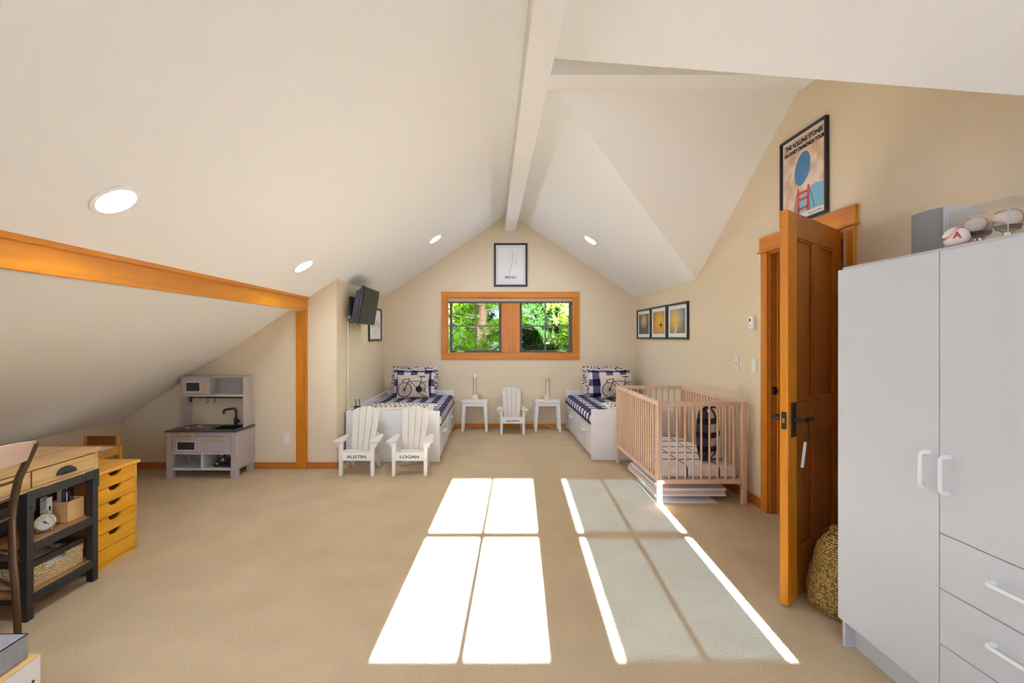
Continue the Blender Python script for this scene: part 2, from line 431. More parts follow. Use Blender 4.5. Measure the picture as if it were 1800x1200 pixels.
# ceiling
mb = MB()
def slab(pts, th=0.10):
    k = len(pts); vs = [Vector(p) for p in pts]+[Vector(p)+Vector((0, 0, th)) for p in pts]
    mb.add(vs, [tuple(range(k)), tuple(range(2*k-1, k-1, -1))]+[(i, i+k, (i+1) % k+k, (i+1) % k) for i in range(k)])
e0, e1 = YR-0.2, YB+0.2
xr2 = XR+TH
slab([(RX, e0, RZ), (RX, e1, RZ), (-4.2, e1, zl(-4.2)), (-4.2, e0, zl(-4.2))])
dx = xr2-RX
slab([(RX, e0, RZ), (xr2, e0, zl(xr2)), (xr2, YG-dx, zl(xr2)), (RX, YG, RZ)])
slab([(RX, YG, RZ), (xr2, YG+dx, zl(xr2)), (xr2, e1, zl(xr2)), (RX, e1, RZ)])
slab([(RX, YG, RZ), (xr2, YG-dx, zl(xr2)), (xr2, YG, RZ)])
slab([(RX, YG, RZ), (xr2, YG, RZ), (xr2, YG+dx, zl(xr2))])
struct('ceiling', mb, M['ceiling'])
# back wall with the window hole
wx0, wx1 = PW(786, 0, YB).x, PW(1008, 0, YB).x
wz1, wz0 = PW(0, 523, YB).z, PW(0, 621, YB).z
mb = MB()
mb.prism([(XT-0.1, 0), (wx0, 0), (wx0, zl(wx0)), (XT-0.1, zl(XT-0.1))], 1, YB, YB+TH)
mb.prism([(wx1, 0), (XR+0.1, 0), (XR+0.1, zl(XR+0.1)), (wx1, zl(wx1))], 1, YB, YB+TH)
mb.box(wx0, wx1, YB, YB+TH, 0, wz0)
mb.prism([(wx0, wz1), (wx1, wz1), (wx1, zl(wx1)), (RX, RZ), (wx0, zl(wx0))], 1, YB, YB+TH)
struct('wall_back', mb, M['wall'])
# alcove end wall and television wall
mb = MB(); mb.prism([(XK-0.1, 0), (XT, 0), (XT, zl(XT)), (XK-0.1, zl(XK-0.1))], 1, YE, YE+TH)
struct('wall_alcove_end', mb, M['wall'])
struct('wall_television', MB().box(XT-TH, XT, YE+TH, YB, 0, zl(XT)), M['wall'])
struct('wall_left', MB().box(XK-TH, XK, YR, YE+0.05, 0, zl(XK)+0.02), M['wall'])
# right wall with the door hole
dy0, dy1, dzt = 3.00, 3.84, 2.075
mb = MB()
mb.prism([(YR-0.1, 0), (dy0, 0), (dy0, zg(dy0)), (YG-(XR-RX), zl(XR)), (YR-0.1, zl(XR))], 0, XR, XR+TH)
mb.prism([(dy0, dzt), (dy1, dzt), (dy1, zg(dy1)), (YG, RZ), (dy0, zg(dy0))], 0, XR, XR+TH)
mb.prism([(dy1, 0), (YB+0.1, 0), (YB+0.1, zl(XR)), (YG+(XR-RX), zl(XR)), (dy1, zg(dy1))], 0, XR, XR+TH)
struct('wall_right', mb, M['wall'])
# rear wall (behind the camera) with a twin window
ra, rb, rc, rd = -0.78, 0.0, 0.29, 1.07
gz0, gz1 = 1.222, 1.947
rw0, rw1, rz0, rz1 = -0.834, 1.124, 1.168, 2.001
yr0, yr1 = YR-TH, YR
mb = MB()
mb.prism([(XK-0.1, 0), (rw0, 0), (rw0, zl(rw0)), (XK-0.1, zl(XK-0.1))], 1, yr0, yr1)
mb.prism([(rw1, 0), (XR+0.1, 0), (XR+0.1, zl(XR+0.1)), (rw1, zl(rw1))], 1, yr0, yr1)
mb.box(rw0, rw1, yr0, yr1, 0, rz0)
mb.prism([(rw0, rz1), (rw1, rz1), (rw1, zl(rw1)), (RX, RZ), (rw0, zl(rw0))], 1, yr0, yr1)
struct('wall_rear', mb, M['wall'])
# hallway behind the door
mb = MB()
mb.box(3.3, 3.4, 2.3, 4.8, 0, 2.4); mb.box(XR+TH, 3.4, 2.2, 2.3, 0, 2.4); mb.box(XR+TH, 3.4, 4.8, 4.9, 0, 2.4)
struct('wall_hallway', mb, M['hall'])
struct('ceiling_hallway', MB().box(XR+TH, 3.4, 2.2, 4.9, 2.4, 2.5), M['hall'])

# white beams
bx0, bx1 = PW(888, 0, YB).x, PW(906.5, 0, YB).x
struct('trim_1', MB().box(bx0, bx1, YR, YB-0.002, 3.03, 3.28), M['trimwhite'])
struct('trim_2', MB().box(bx1, XR-0.002, 3.23, 3.42, 3.15, 3.29), M['trimwhite'])
# honey fir header along the alcove, its post and soffit
XA = -1.963
t3 = root('trim_3', kind='structure', loc=(XA, 3.5, 1.68))
part('board', MB().box(XA-0.02, XA, YR+0.02, YE-0.002, 1.675, 1.80, 0.002), M['cherry'], t3, world=True)
part('cap_moulding', MB().box(XA-0.02, XA+0.014, YR+0.02, YE-0.002, 1.797, 1.832, 0.004), M['cherry'], t3, world=True)
part('soffit', MB().prism([(XA-0.085, 1.676), (XA-0.02, 1.676), (XA-0.02, zl(XA-0.02)+0.03), (XA-0.085, zl(XA-0.085)+0.03)], 1, YR+0.02, YE-0.002), M['trimwhite'], t3, world=True)
t4 = root('trim_4', kind='structure', loc=(XA, YE, 0))
part('casing', MB().box(XA-0.118, XA-0.028, YE-0.022, YE-0.001, 0.0, 1.675, 0.003), M['cherry_z'], t4, world=True)
part('edge_strip', MB().box(XA-0.027, XA, YE-0.034, YE-0.001, 0.0, 1.675, 0.003), M['cherry_z'], t4, world=True)
# baseboards
BH = 0.068
struct('baseboard_back', MB().box(XT+0.02, XR-0.02, YB-0.016, YB-0.001, 0, BH, 0.003), M['cherry_x'])
struct('baseboard_alcove', MB().box(XK, XA-0.12, YE-0.015, YE-0.001, 0, BH, 0.003).box(XA+0.002, XT, YE-0.015, YE-0.001, 0, BH, 0.003), M['redfir'])
struct('baseboard_television', MB().box(XT+0.001, XT+0.016, YE-0.015, YB-0.02, 0, BH, 0.003), M['redfir'])
struct('baseboard_left', MB().box(XK+0.001, XK+0.015, YR, YE-0.02, 0, BH, 0.003), M['redfir'])
struct('baseboard_right', MB().box(XR-0.016, XR-0.001, dy1+0.09, YB-0.02, 0, BH+0.012, 0.003).box(XR-0.016, XR-0.001, YR, dy0-0.09, 0, BH+0.012, 0.003), M['redfir'])

# ------------------------------------------------------------------ windows
def window(name, x0, x1, z0, z1, yin, s, sashes, casing=0.09, mw=0.011):
    """s=+1: wall lies towards +y of yin (back wall); s=-1: rear wall. sashes = glass rects (x0,x1,z0,z1)"""
    t = root(name, kind='structure', loc=((x0+x1)/2, yin, z0))
    Y = lambda d: yin+s*d
    c = casing
    for nm, q in (('casing_top', (x0-c, x1+c, z1, z1+c)), ('casing_bottom', (x0-c, x1+c, z0-c, z0)), ('casing_side', (x0-c, x0, z0, z1)), ('casing_side', (x1, x1+c, z0, z1))):
        part(nm, MB().box(q[0], q[1], Y(-0.02), Y(-0.001), q[2], q[3], 0.003), M['cherry_x'] if 'side' not in nm else M['cherry_z'], t, world=True)
    d = 0.012
    for nm, q in (('jamb', (x0, x1, z1-d, z1)), ('jamb', (x0, x1, z0, z0+d)), ('jamb', (x0, x0+d, z0+d, z1-d)), ('jamb', (x1-d, x1, z0+d, z1-d))):
        part(nm, MB().box(q[0], q[1], Y(0.0), Y(TH), q[2], q[3]), M['cherry_x'], t, world=True)
    a, b = sashes[0][1], sashes[1][0]
    part('mullion', MB().box(a+0.038, b-0.038, Y(0.0), Y(0.09), z0+d, z1-d, 0.003), M['cherry_z'], t, world=True)
    for (sx0, sx1, sz0, sz1) in sashes:
        fw = 0.042
        f = part('sash', MB().box(sx0-fw, sx0, Y(0.05), Y(0.10), sz0-fw, sz1+fw, 0.003).box(sx1, sx1+fw, Y(0.05), Y(0.10), sz0-fw, sz1+fw, 0.003)
             .box(sx0, sx1, Y(0.05), Y(0.10), sz0-fw, sz0, 0.003).box(sx0, sx1, Y(0.05), Y(0.10), sz1, sz1+fw, 0.003), M['winbrown'], t, world=True)
        xm, zm = (sx0+sx1)/2, (sz0+sz1)/2
        part('muntin', MB().box(xm-mw, xm+mw, Y(0.07), Y(0.092), sz0, sz1), M['muntin'], f, world=True)
        part('muntin', MB().box(sx0, sx1, Y(0.072), Y(0.090), zm-mw, zm+mw), M['muntin'], f, world=True)
        for (p0, p1) in ((sx0, xm-mw), (xm+mw, sx1)):
            for (q0, q1) in ((sz0, zm-mw), (zm+mw, sz1)):
                part('pane', MB().box(p0, p1, Y(0.079), Y(0.083), q0, q1), M['glass'], f, world=True)
    return t
pb = lambda px: PW(px, 0, YB+0.08).x
pz = lambda py: PW(0, py, YB+0.08).z
sash_l = (pb(795.5), pb(877), pz(615.5), pz(530)); sash_r = (pb(917.5), pb(999.5), pz(615.5), pz(530))
win = window('window_1', wx0, wx1, wz0, wz1, YB, 1, [sash_l, sash_r])
bl = part('blind_headrail', MB().box(wx0+0.014, wx1-0.014, YB-0.004, YB+0.045, pz(530)-0.004, wz1-0.014, 0.004), M['blind'], win, world=True)
part('blind_bottom_rail', MB().box(wx0+0.014, wx1-0.014, YB-0.006, YB+0.03, pz(533.5), pz(530.5), 0.002), M['winbrown'], bl, world=True)
for cxp in (808, 987):
    q = PW(cxp, 618, YB)
    cr = part('crank', MB().box(q.x-0.065, q.x+0.065, YB+0.005, YB+0.03, wz0+0.012, wz0+0.034, 0.008).tube([(q.x-0.03, YB+0.01, wz0+0.04), (q.x+0.05, YB-0.012, wz0+0.026), (q.x+0.075, YB-0.015, wz0+0.02)], 0.007, 8), M['chrome'], win, world=True)
win2 = window('window_2', rw0, rw1, rz0, rz1, YR, -1, [(ra, rb, gz0, gz1), (rc, rd, gz0, gz1)], mw=0.015)
sh = solo('roller_shade', MB().add([(rc+0.040, YR-0.041, gz0-0.05), (rd-0.040, YR-0.041, gz0-0.05), (rd-0.040, YR-0.041, gz1+0.03), (rc+0.040, YR-0.041, gz1+0.03)], [(0, 1, 2, 3)]), M['shade'], 'translucent white roller shade pulled down over the rear window sash', 'roller shade')

# ------------------------------------------------------------------ door
jx0, jx1 = XR-0.002, XR+TH
t5 = root('trim_5', kind='structure', loc=(XR, (dy0+dy1)/2, 0))
cw = 0.085
part('casing_side', MB().box(XR-0.022, XR-0.001, dy1, dy1+cw, 0, dzt, 0.003), M['cherry_z'], t5, world=True)
part('casing_side', MB().box(XR-0.022, XR-0.001, dy0-cw, dy0, 0, dzt, 0.003), M['cherry_z'], t5, world=True)
part('casing_head', MB().box(XR-0.026, XR-0.001, dy0-cw-0.015, dy1+cw+0.015, dzt+0.014, dzt+0.125, 0.003), M['cherry'], t5, world=True)
part('head_fillet', MB().box(XR-0.038, XR-0.001, dy0-cw-0.03, dy1+cw+0.03, dzt, dzt+0.014, 0.003), M['cherry'], t5, world=True)
for y0, y1 in ((dy1-0.018, dy1), (dy0, dy0+0.018)):
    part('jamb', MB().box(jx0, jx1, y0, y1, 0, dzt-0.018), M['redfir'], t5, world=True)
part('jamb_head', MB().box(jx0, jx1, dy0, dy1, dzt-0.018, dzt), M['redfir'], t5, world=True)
part('door_stop', MB().box(XR+0.05, XR+0.085, dy1-0.03, dy1-0.018, 0, dzt-0.018, 0.002), M['cherry_z'], t5, world=True)
part('door_stop', MB().box(XR+0.05, XR+0.085, dy0+0.018, dy0+0.03, 0, dzt-0.018, 0.002), M['cherry_z'], t5, world=True)
part('strike_plate', MB().box(XR+0.010, XR+0.045, dy1-0.028, dy1-0.018, 0.945, 1.005, 0.003).cyl((XR+0.027, dy1-0.04, 0.975), (XR+0.027, dy1-0.02, 0.975), 0.016), M['ironblack'], t5, world=True)
# leaf: local x from hinge to latch, local y = thickness towards the camera face, z up
hx, hy = 2.160, 2.995
ang = math.atan2(2.487-hy, 1.520-hx)
# local +x runs hinge -> latch; local +y points away from the face the camera sees
door = root('door_1', kind='structure', loc=(hx, hy, 0.012), rz=ang)
LW, LH, LT = 0.81, 2.045, 0.040
st = 0.115
def leafbox(x0, x1, z0, z1, y0=-LT, y1=0.0, c=0.002): return MB().box(x0, x1, y0, y1, z0, z1, c)
rails = [(0.0, 0.25), (0.875, 1.04), (1.915, LH)]
part('stile', leafbox(0, st, 0, LH), M['shaded_fir'], door)
part('stile', leafbox(LW-st, LW, 0, LH), M['cherry_z'], door)
for z0, z1 in rails: part('rail', leafbox(st, LW-st, z0, z1), M['shaded_fir'], door)
xm = LW/2
for z0, z1 in ((0.25, 0.875), (1.04, 1.915)):
    part('mullion', leafbox(xm-0.045, xm+0.045, z0, z1), M['shaded_fir'], door)
    for x0, x1 in ((st, xm-0.045), (xm+0.045, LW-st)):
        p = part('panel', leafbox(x0, x1, z0, z1, -LT+0.014, -0.014, 0), M['shaded_fir'], door)
        g = MB()
        for yy0, yy1 in ((-LT+0.003, -LT+0.014), (-0.014, -0.003)):
            g.box(x0, x0+0.014, yy0, yy1, z0, z1, 0.003).box(x1-0.014, x1, yy0, yy1, z0, z1, 0.003).box(x0, x1, yy0, yy1, z0, z0+0.014, 0.003).box(x0, x1, yy0, yy1, z1-0.014, z1, 0.003)
        part('moulding', g, M['shaded_fir'], p)
hz = 0.955
for sgn, yb in ((1, 0.0), (-1, -LT)):
    pl = part('handle_plate', MB().box(LW-0.092, LW-0.034, min(yb, yb+sgn*0.007), max(yb, yb+sgn*0.007), hz-0.09, hz+0.09, 0.002), M['ironblack'], door)
    part('lever', MB().cyl((LW-0.063, yb, hz), (LW-0.063, yb+sgn*0.05, hz), 0.011, n=12)
         .tube([(LW-0.058, yb+sgn*0.05, hz), (LW-0.10, yb+sgn*0.056, hz+0.004), (LW-0.175, yb+sgn*0.052, hz)], [0.011, 0.012, 0.010], 10), M['ironblack'], pl)
lp = part('latch_plate', MB().box(LW, LW+0.002, -LT/2-0.012, -LT/2+0.012, hz-0.045, hz+0.045), M['ironblack'], door)
part('latch_bolt', MB().box(LW, LW+0.009, -LT/2-0.007, -LT/2+0.007, hz-0.012, hz+0.012, 0.002), M['brass'], lp)
for z in (0.25, 1.05, 1.80):
    part('hinge', MB().cyl((-0.004, -LT-0.006, z-0.045), (-0.004, -LT-0.006, z+0.045), 0.008, n=10).box(-0.02, 0.03, -LT-0.003, -LT, z-0.045, z+0.045), M['ironblack'], door)
# a strip hanging from the lever on a short string, on the face turned to the camera
lv = door.matrix_world @ Vector((LW-0.115, 0.052, hz))
hang = root('hanging_tag', 'thin white strip hanging from the black door lever on a string', 'tag', loc=(lv.x, lv.y, lv.z))
part('string', MB().tube([(0, 0, 0.012), (0.002, 0, -0.06), (0, 0, -0.115)], 0.002, 6).tube([(0, 0.012, 0.002), (0, 0, 0.013), (0, -0.012, 0.002)], 0.002, 6), M['ironblack'], hang)
part('strip', MB().box(-0.008, 0.008, -0.003, 0.003, -0.25, -0.115, 0.002, T=Matrix.Rotation(R(7), 4, 'Y')), M['thermo'], hang)

# ------------------------------------------------------------------ recessed lamps
def downlight(x, y, label, side):
    z = zl(x)
    a = math.atan(SL)*side
    # local z points out of the ceiling, into the room
    nrm = Vector((side*-SL*-1, 0, 1)).normalized() if False else Vector((SL*(1 if x > RX else -1), 0, 1)).normalized()*-1
    T = Matrix.Translation((x, y, z)) @ nrm.to_track_quat('Z', 'Y').to_matrix().to_4x4()
    t = root('recessed_lamp', label, 'ceiling lamp', mat4=T, group='recessed lamps')
    part('trim_ring', MB().lathe([(0.080, 0.001), (0.080, 0.008), (0.092, 0.010), (0.103, 0.006), (0.105, 0.001)], 40), M['thermo'], t, smooth=True)
    part('diffuser', MB().lathe([(0.0, 0.0045), (0.080, 0.0045), (0.080, 0.002), (0.0, 0.002)], 40), M['lampglow'], t)
    return t
downlight(-1.674, 2.15, 'large round recessed lamp in the white slope above the long honey-wood header', -1)
downlight(-1.652, 4.23, 'recessed lamp in the white slope above the end of the wood header', -1)
downlight(-0.724, 6.12, 'recessed lamp in the ceiling slope above the bed beside the television wall', -1)
downlight(1.264, 6.19, 'recessed lamp in the ceiling slope on the side of the three sunset pictures', 1)
downlight(-1.66, 0.1, 'added fill lamp recessed in the white slope nearer the rear wall', -1)  # unseen lamp added behind the camera to brighten the room
downlight(-1.66, -1.6, 'added fill lamp recessed in the white slope beside the rear wall', -1)  # also added out of view, for fill light
downlight(1.264, -0.6, 'added fill lamp recessed in the ceiling slope over the wardrobe side, by the rear wall', 1)  # another unseen lamp put in for fill

# ------------------------------------------------------------------ wardrobe
wy1, wy0 = 2.20, 1.20
wX = 1.594
wd = root('wardrobe', 'tall white wardrobe with two doors and three drawers beside the open door', 'wardrobe', loc=(1.9, 1.7, 0))
WZ = 1.715
part('side_panel', MB().box(wX, XR-0.02, wy1-0.018, wy1, 0, WZ, 0.001), M['white2'], wd, world=True)
part('side_panel', MB().box(wX, XR-0.02, wy0, wy0+0.018, 0, WZ, 0.001), M['white2'], wd, world=True)
part('divider', MB().box(wX, XR-0.02, 1.693, 1.711, 0.12, WZ-0.02), M['white2'], wd, world=True)
part('top_panel', MB().box(wX, XR-0.02, wy0+0.018, wy1-0.018, WZ-0.018, WZ, 0.001), M['white2'], wd, world=True)
part('bottom_panel', MB().box(wX, XR-0.02, wy0+0.018, wy1-0.018, 0.115, 0.133), M['white2'], wd, world=True)
part('back_panel', MB().box(XR-0.026, XR-0.020, wy0+0.018, wy1-0.018, 0.133, WZ-0.018), M['white2'], wd, world=True)
part('plinth', MB().box(wX+0.045, wX+0.061, wy0+0.018, wy1-0.018, 0, 0.115), M['white2'], wd, world=True)
def bow(p0, p1, out, r=0.007, d=0.032):
    p0, p1, o = Vector(p0), Vector(p1), Vector(out)
    a = (p1-p0)*0.1
    return MB().tube([p0, p0+o*d*0.7, p0+a*0.5+o*d*0.95, p0+a*1.6+o*d, p1-a*1.6+o*d, p1-a*0.5+o*d*0.95, p1+o*d*0.7, p1], [r*1.2]*2+[r]*4+[r*1.2]*2, 10)
dX0, dX1 = wX-0.020, wX-0.002
d1 = part('door', MB().box(dX0, dX1, 1.7035, wy1+0.001, 0.127, 1.702, 0.0012), M['white2'], wd, world=True)
part('handle', bow((dX0, 1.742, 0.985), (dX0, 1.742, 0.862), (-1, 0, 0)), M['white'], d1, smooth=True, world=True)
d2 = part('door', MB().box(dX0, dX1, wy0, 1.7005, 0.713, 1.702, 0.0012), M['white2'], wd, world=True)
part('handle', bow((dX0, 1.664, 0.985), (dX0, 1.664, 0.862), (-1, 0, 0)), M['white'], d2, smooth=True, world=True)
for z0, z1 in ((0.519, 0.710), (0.325, 0.516), (0.127, 0.322)):
    dr = part('drawer', MB().box(dX0, dX1, wy0, 1.7005, z0, z1, 0.0012), M['white2'], wd, world=True)
    part('handle', bow((dX0, 1.513, (z0+z1)/2+0.015), (dX0, 1.388, (z0+z1)/2+0.015), (-1, 0, 0)), M['white'], dr, smooth=True, world=True)

# things on the wardrobe
sp = root('bookshelf_speaker', 'pale grey speaker with a silver mesh front on the wardrobe', 'speaker', loc=(1.78, 1.90, WZ))
part('body', MB().box(1.708, 1.86, 1.830, 1.970, WZ, 1.898, 0.008), M['spkbody'], sp, world=True)
g = MB(); k = 10; pts = []
for i in range(k+1):
    u = i/k; pts.append((1.708-0.012*math.sin(math.pi*u)-0.002, 1.832+0.136*u))
pts += [(1.708, 1.968), (1.708, 1.832)]
g.prism(pts, 2, WZ+0.003, 1.892)
part('grille', g, M['spkgrille'], sp, world=True)

def baseball(c, rot, label, mark=None):
    r = 0.0368
    T = Matrix.Translation(c) @ rot
    prof = [(r*math.sin(math.pi*i/18), -r*math.cos(math.pi*i/18)) for i in range(19)]; prof[0] = (0, -r); prof[-1] = (0, r)
    o = root('baseball', label, 'baseball', mat4=T, group='baseballs on the wardrobe')
    part('cover', MB().lathe(prof, 32), M['ball'], o, smooth=True)
    def sv(t):
        a = 0.44
        th = math.pi/2-(math.pi/2-a)*math.cos(t); ph = t/2+a*math.sin(2*t)
        return Vector((math.sin(th)*math.cos(ph), math.sin(th)*math.sin(ph), math.cos(th)))
    g = MB(); nst = 104
    for i in range(nst):
        t = 4*math.pi*i/nst
        p = sv(t); d = (sv(t+0.02)-sv(t-0.02)).normalized(); s = p.cross(d)
        for sg in (1, -1):
            a = (p+s*sg*0.015).normalized()*r*1.003; b = (p+s*sg*0.125+d*0.07).normalized()*r*1.006
            g.tube([a, b], 0.0008, 4)
    part('stitching', g, M['redthread'], o)
    if mark:
        n = (rot.inverted() @ mark).normalized(); up = (rot.inverted() @ Vector((0, 0, 1)))
        up = (up-n*up.dot(n)).normalized(); x = up.cross(n)
        Tm = frame4(*(n*r*0.955), x, up, n)
        a = text_mb('A', 0.030, 1.0, 0.0022, 0.0012)
        part('letter', xf(a, Tm), M['redthread'], o)
    return o
baseball(Vector((1.643, 1.712, WZ+0.0372)), Matrix.Rotation(R(75), 4, 'Z') @ Matrix.Rotation(R(55), 4, 'X'), 'loose white baseball with a red letter A in front of the clear case', Vector((-0.62, -0.75, 0.05)))
case = root('display_case', 'clear acrylic display case holding two baseballs on the wardrobe', 'display case', loc=(1.735, 1.683, WZ))
cx0, cx1, cy0, cy1, cz1 = 1.686, 1.795, 1.580, 1.787, 1.857
th = 0.0025
part('panel', MB().box(cx0, cx0+th, cy0, cy1, WZ+0.004, cz1), M['acrylic'], case, world=True)
part('panel', MB().box(cx1-th, cx1, cy0, cy1, WZ+0.004, cz1), M['acrylic'], case, world=True)
part('panel', MB().box(cx0+th, cx1-th, cy0, cy0+th, WZ+0.004, cz1), M['acrylic'], case, world=True)
part('panel', MB().box(cx0+th, cx1-th, cy1-th, cy1, WZ+0.004, cz1), M['acrylic'], case, world=True)
part('lid', MB().box(cx0, cx1, cy0, cy1, cz1, cz1+th), M['acrylic'], case, world=True)
part('base', MB().box(cx0-0.004, cx1+0.004, cy0-0.004, cy1+0.004, WZ, WZ+0.004), M['acrylic'], case, world=True)
for (x, y) in ((cx0, cy0), (cx0, cy1), (cx1, cy0), (cx1, cy1)): part('polished_edge', MB().box(x-0.0008, x+0.0008, y-0.0008, y+0.0008, WZ+0.004, cz1), M['spkbody'], case, world=True)
part('polished_edge', MB().box(cx0-0.0008, cx0+0.0008, cy0, cy1, cz1+th-0.001, cz1+th+0.0008), M['spkbody'], case, world=True)
for i, (by, lb) in enumerate(((1.728, 'baseball on a ring stand inside the clear case, next to the speaker'), (1.630, 'baseball on a ring stand inside the clear case, on the side away from the speaker'))):
    c = Vector((1.739, by, WZ+0.0835))
    baseball(c, Matrix.Rotation(R(20+35*i), 4, 'Z') @ Matrix.Rotation(R(100), 4, 'X'), lb)
    s_ = root('ball_stand', ('dark ring stand under the cased baseball near the speaker', 'dark ring stand under the cased baseball away from the speaker')[i], 'stand', loc=(1.739, by, WZ+0.004), group='ball stands')
    part('ring', MB().lathe([(0.026, 0.046), (0.033, 0.056), (0.036, 0.055), (0.030, 0.042), (0.026, 0.046)], 28), M['darkframe'], s_, smooth=True)
    part('foot', MB().lathe([(0.024, 0.0), (0.024, 0.010), (0.014, 0.014), (0.014, 0.032), (0.026, 0.045), (0.0, 0.040)], 24), M['chrome'], s_, smooth=True)

# woven bag between door and wardrobe
bag = root('woven_bag', 'slouched woven straw bag on the carpet between open door and wardrobe', 'bag', loc=(1.822, 2.462, 0))
g = MB(); n = 48; prof = [(0.0, 0.0), (0.15, 0.0), (0.182, 0.03), (0.19, 0.09), (0.18, 0.16), (0.165, 0.23), (0.158, 0.29), (0.145, 0.345), (0.115, 0.385), (0.10, 0.395), (0.092, 0.37), (0.0, 0.34)]
vs = []; fs = []
for i, (r, z) in enumerate(prof):
    for k in range(n):
        a = 2*math.pi*k/n
        rr = r*(1+0.035*math.sin(3*a+z*9)+0.02*math.sin(7*a-z*14))
        vs.append((rr*math.cos(a)*1.0, rr*math.sin(a)*0.93, z+(0.03*math.sin(a*2+0.6)*(z/0.4)**2)))
for i in range(len(prof)-1):
    for k in range(n): fs.append((i*n+k, i*n+(k+1) % n, (i+1)*n+(k+1) % n, (i+1)*n+k))
g.add(vs, fs)
part('body', g, M['straw'], bag, smooth=True)
part('flap', MB().box(-0.14, 0.06, -0.05, 0.05, 0.36, 0.425, 0.02, T=Matrix.Rotation(R(8), 4, 'Y')), M['straw'], bag)

# ------------------------------------------------------------------ pictures
def picture(name, label, cat, T, w_, h_, fw=0.02, depth=0.022, mat=M['darkframe'], group=None):
    t = root(name, label, cat, mat4=T, group=group)
    a, b = w_/2, h_/2
    part('frame', MB().box(-a, -a+fw, -b, b, 0, depth, 0.002).box(a-fw, a, -b, b, 0, depth, 0.002).box(-a+fw, a-fw, -b, -b+fw, 0, depth, 0.002).box(-a+fw, a-fw, b-fw, b, 0, depth, 0.002), mat, t)
    return t
def flat(x0, x1, y0, y1, z): return MB().add([(x0, y0, z), (x1, y0, z), (x1, y1, z), (x0, y1, z)], [(0, 1, 2, 3)])
def poly2(pts, z): return MB().add([(x, y, z) for x, y in pts], [tuple(range(len(pts)))])
def ribbon(mb, pts, wd_, fn, close=False):
    """flat strip along a 2-D polyline, mapped by fn(u,v)->point"""
    P = [Vector(p) for p in pts]
    if close: P.append(P[0])
    vs = []; fs = []
    for i, p in enumerate(P):
        a = P[max(i-1, 0)]; b = P[min(i+1, len(P)-1)]
        if close and i in (0, len(P)-1): a, b = P[-2], P[1]
        d = (b-a).normalized(); nn = Vector((-d.y, d.x))*wd_/2
        vs += [fn(*(p+nn)), fn(*(p-nn))]
    for i in range(len(P)-1): fs.append((2*i, 2*i+1, 2*i+3, 2*i+2))
    return mb.add(vs, fs)
# city map over the window
c0, c1 = PW(868.3, 427.5, YB), PW(927, 503.7, YB)
T = on_back((c0.x+c1.x)/2, (c0.z+c1.z)/2, YB-0.001)
pw_, ph_ = c1.x-c0.x, c0.z-c1.z
pic = picture('framed_map', 'black-framed city map print above the wood window', 'picture', T, pw_, ph_, 0.030)
pp = part('print', flat(-pw_/2+0.03, pw_/2-0.03, -ph_/2+0.03, ph_/2-0.03, 0.008), M['paper'], pic)
fl = lambda z: (lambda u, v: (u, v, z))
g = MB(); a, b = pw_/2-0.060, ph_/2-0.060
ribbon(g, [(-a, -b), (a, -b), (a, b), (-a, b)], 0.005, fl(0.009), True)
part('border_line', g, M['print_ink'], pp)
g = MB(); rnd = random.Random(3)
ribbon(g, [(0.03, 0.235), (0.027, 0.12), (0.02, 0.03), (0.012, -0.04), (-0.01, -0.09), (-0.025, -0.15)], 0.006, fl(0.009))
for i in range(42):
    x, y = rnd.gauss(0.0, 0.07), rnd.gauss(0.05, 0.07); l = rnd.uniform(0.02, 0.07); an = rnd.choice([0, math.pi/2])+rnd.gauss(0, 0.25)
    q = [(x, y), (x+l*math.cos(an), y+l*math.sin(an))]
    if all(abs(u) < a-0.01 and -0.14 < v < b-0.01 for u, v in q): ribbon(g, q, 0.0022, fl(0.009))
part('street_lines', g, plain('faint_street_ink', (0.45, 0.36, 0.31), 0.9), pp)
part('lettering', xf(text_mb('BEND', 0.052, 1.35, 0.0004, 0.0008), Matrix.Translation((0, -0.192, 0.009))), M['ink'], pp)
for x, hw in ((-0.11, 0.022), (0.012, 0.035), (0.115, 0.018)): part('small_lettering', MB().box(x-hw, x+hw, -0.236, -0.231, 0.0085, 0.0092), M['print_ink'], pp)

def sunset(name, top, glow, low, gy, gx=0.0, gs=5.0):
    m, n, b = newmat(name)
    tc = N(n, 'ShaderNodeTexCoord'); sp_ = N(n, 'ShaderNodeSeparateXYZ'); n.links.new(tc.outputs['Object'], sp_.inputs[0])
    x, y, z = sp_.outputs
    horizon = math_(n, 'GREATER_THAN', y, gy-0.02)
    dist = math_(n, 'SQRT', math_(n, 'ADD', math_(n, 'POWER', math_(n, 'MULTIPLY', math_(n, 'SUBTRACT', x, gx), 0.7), 2.0), math_(n, 'POWER', math_(n, 'SUBTRACT', y, gy), 2.0)))
    g_ = math_(n, 'MAXIMUM', math_(n, 'SUBTRACT', 1.0, math_(n, 'MULTIPLY', dist, gs)), 0.0)
    n.links.new(mixc(n, g_, mixc(n, horizon, low, top), glow), b.inputs['Base Color']); b.inputs['Roughness'].default_value = 0.5
    return m
mats_ = [sunset('dusk_print', (0.13, 0.10, 0.07), (0.62, 0.48, 0.20), (0.10, 0.085, 0.075), 0.05, 0, 8.0),
         sunset('gold_print', (0.28, 0.14, 0.03), (0.75, 0.42, 0.03), (0.45, 0.22, 0.02), 0.03, 0.04, 4.6),
         sunset('sea_print', (0.16, 0.22, 0.33), (0.85, 0.52, 0.05), (0.17, 0.14, 0.15), 0.02, -0.07, 5.2)]
specs = [(1119.5, 1143.0, 545.5, 595.5, 'framed photo of a dim dusk scene, first of three by the back corner'),
         (1143.6, 1171.0, 540.5, 595.8, 'framed golden sunset photo, middle one of three above the crib'),
         (1172.3, 1208.7, 535.5, 596.0, 'framed photo of a sun low over grey-blue sea, last of three towards the door')]
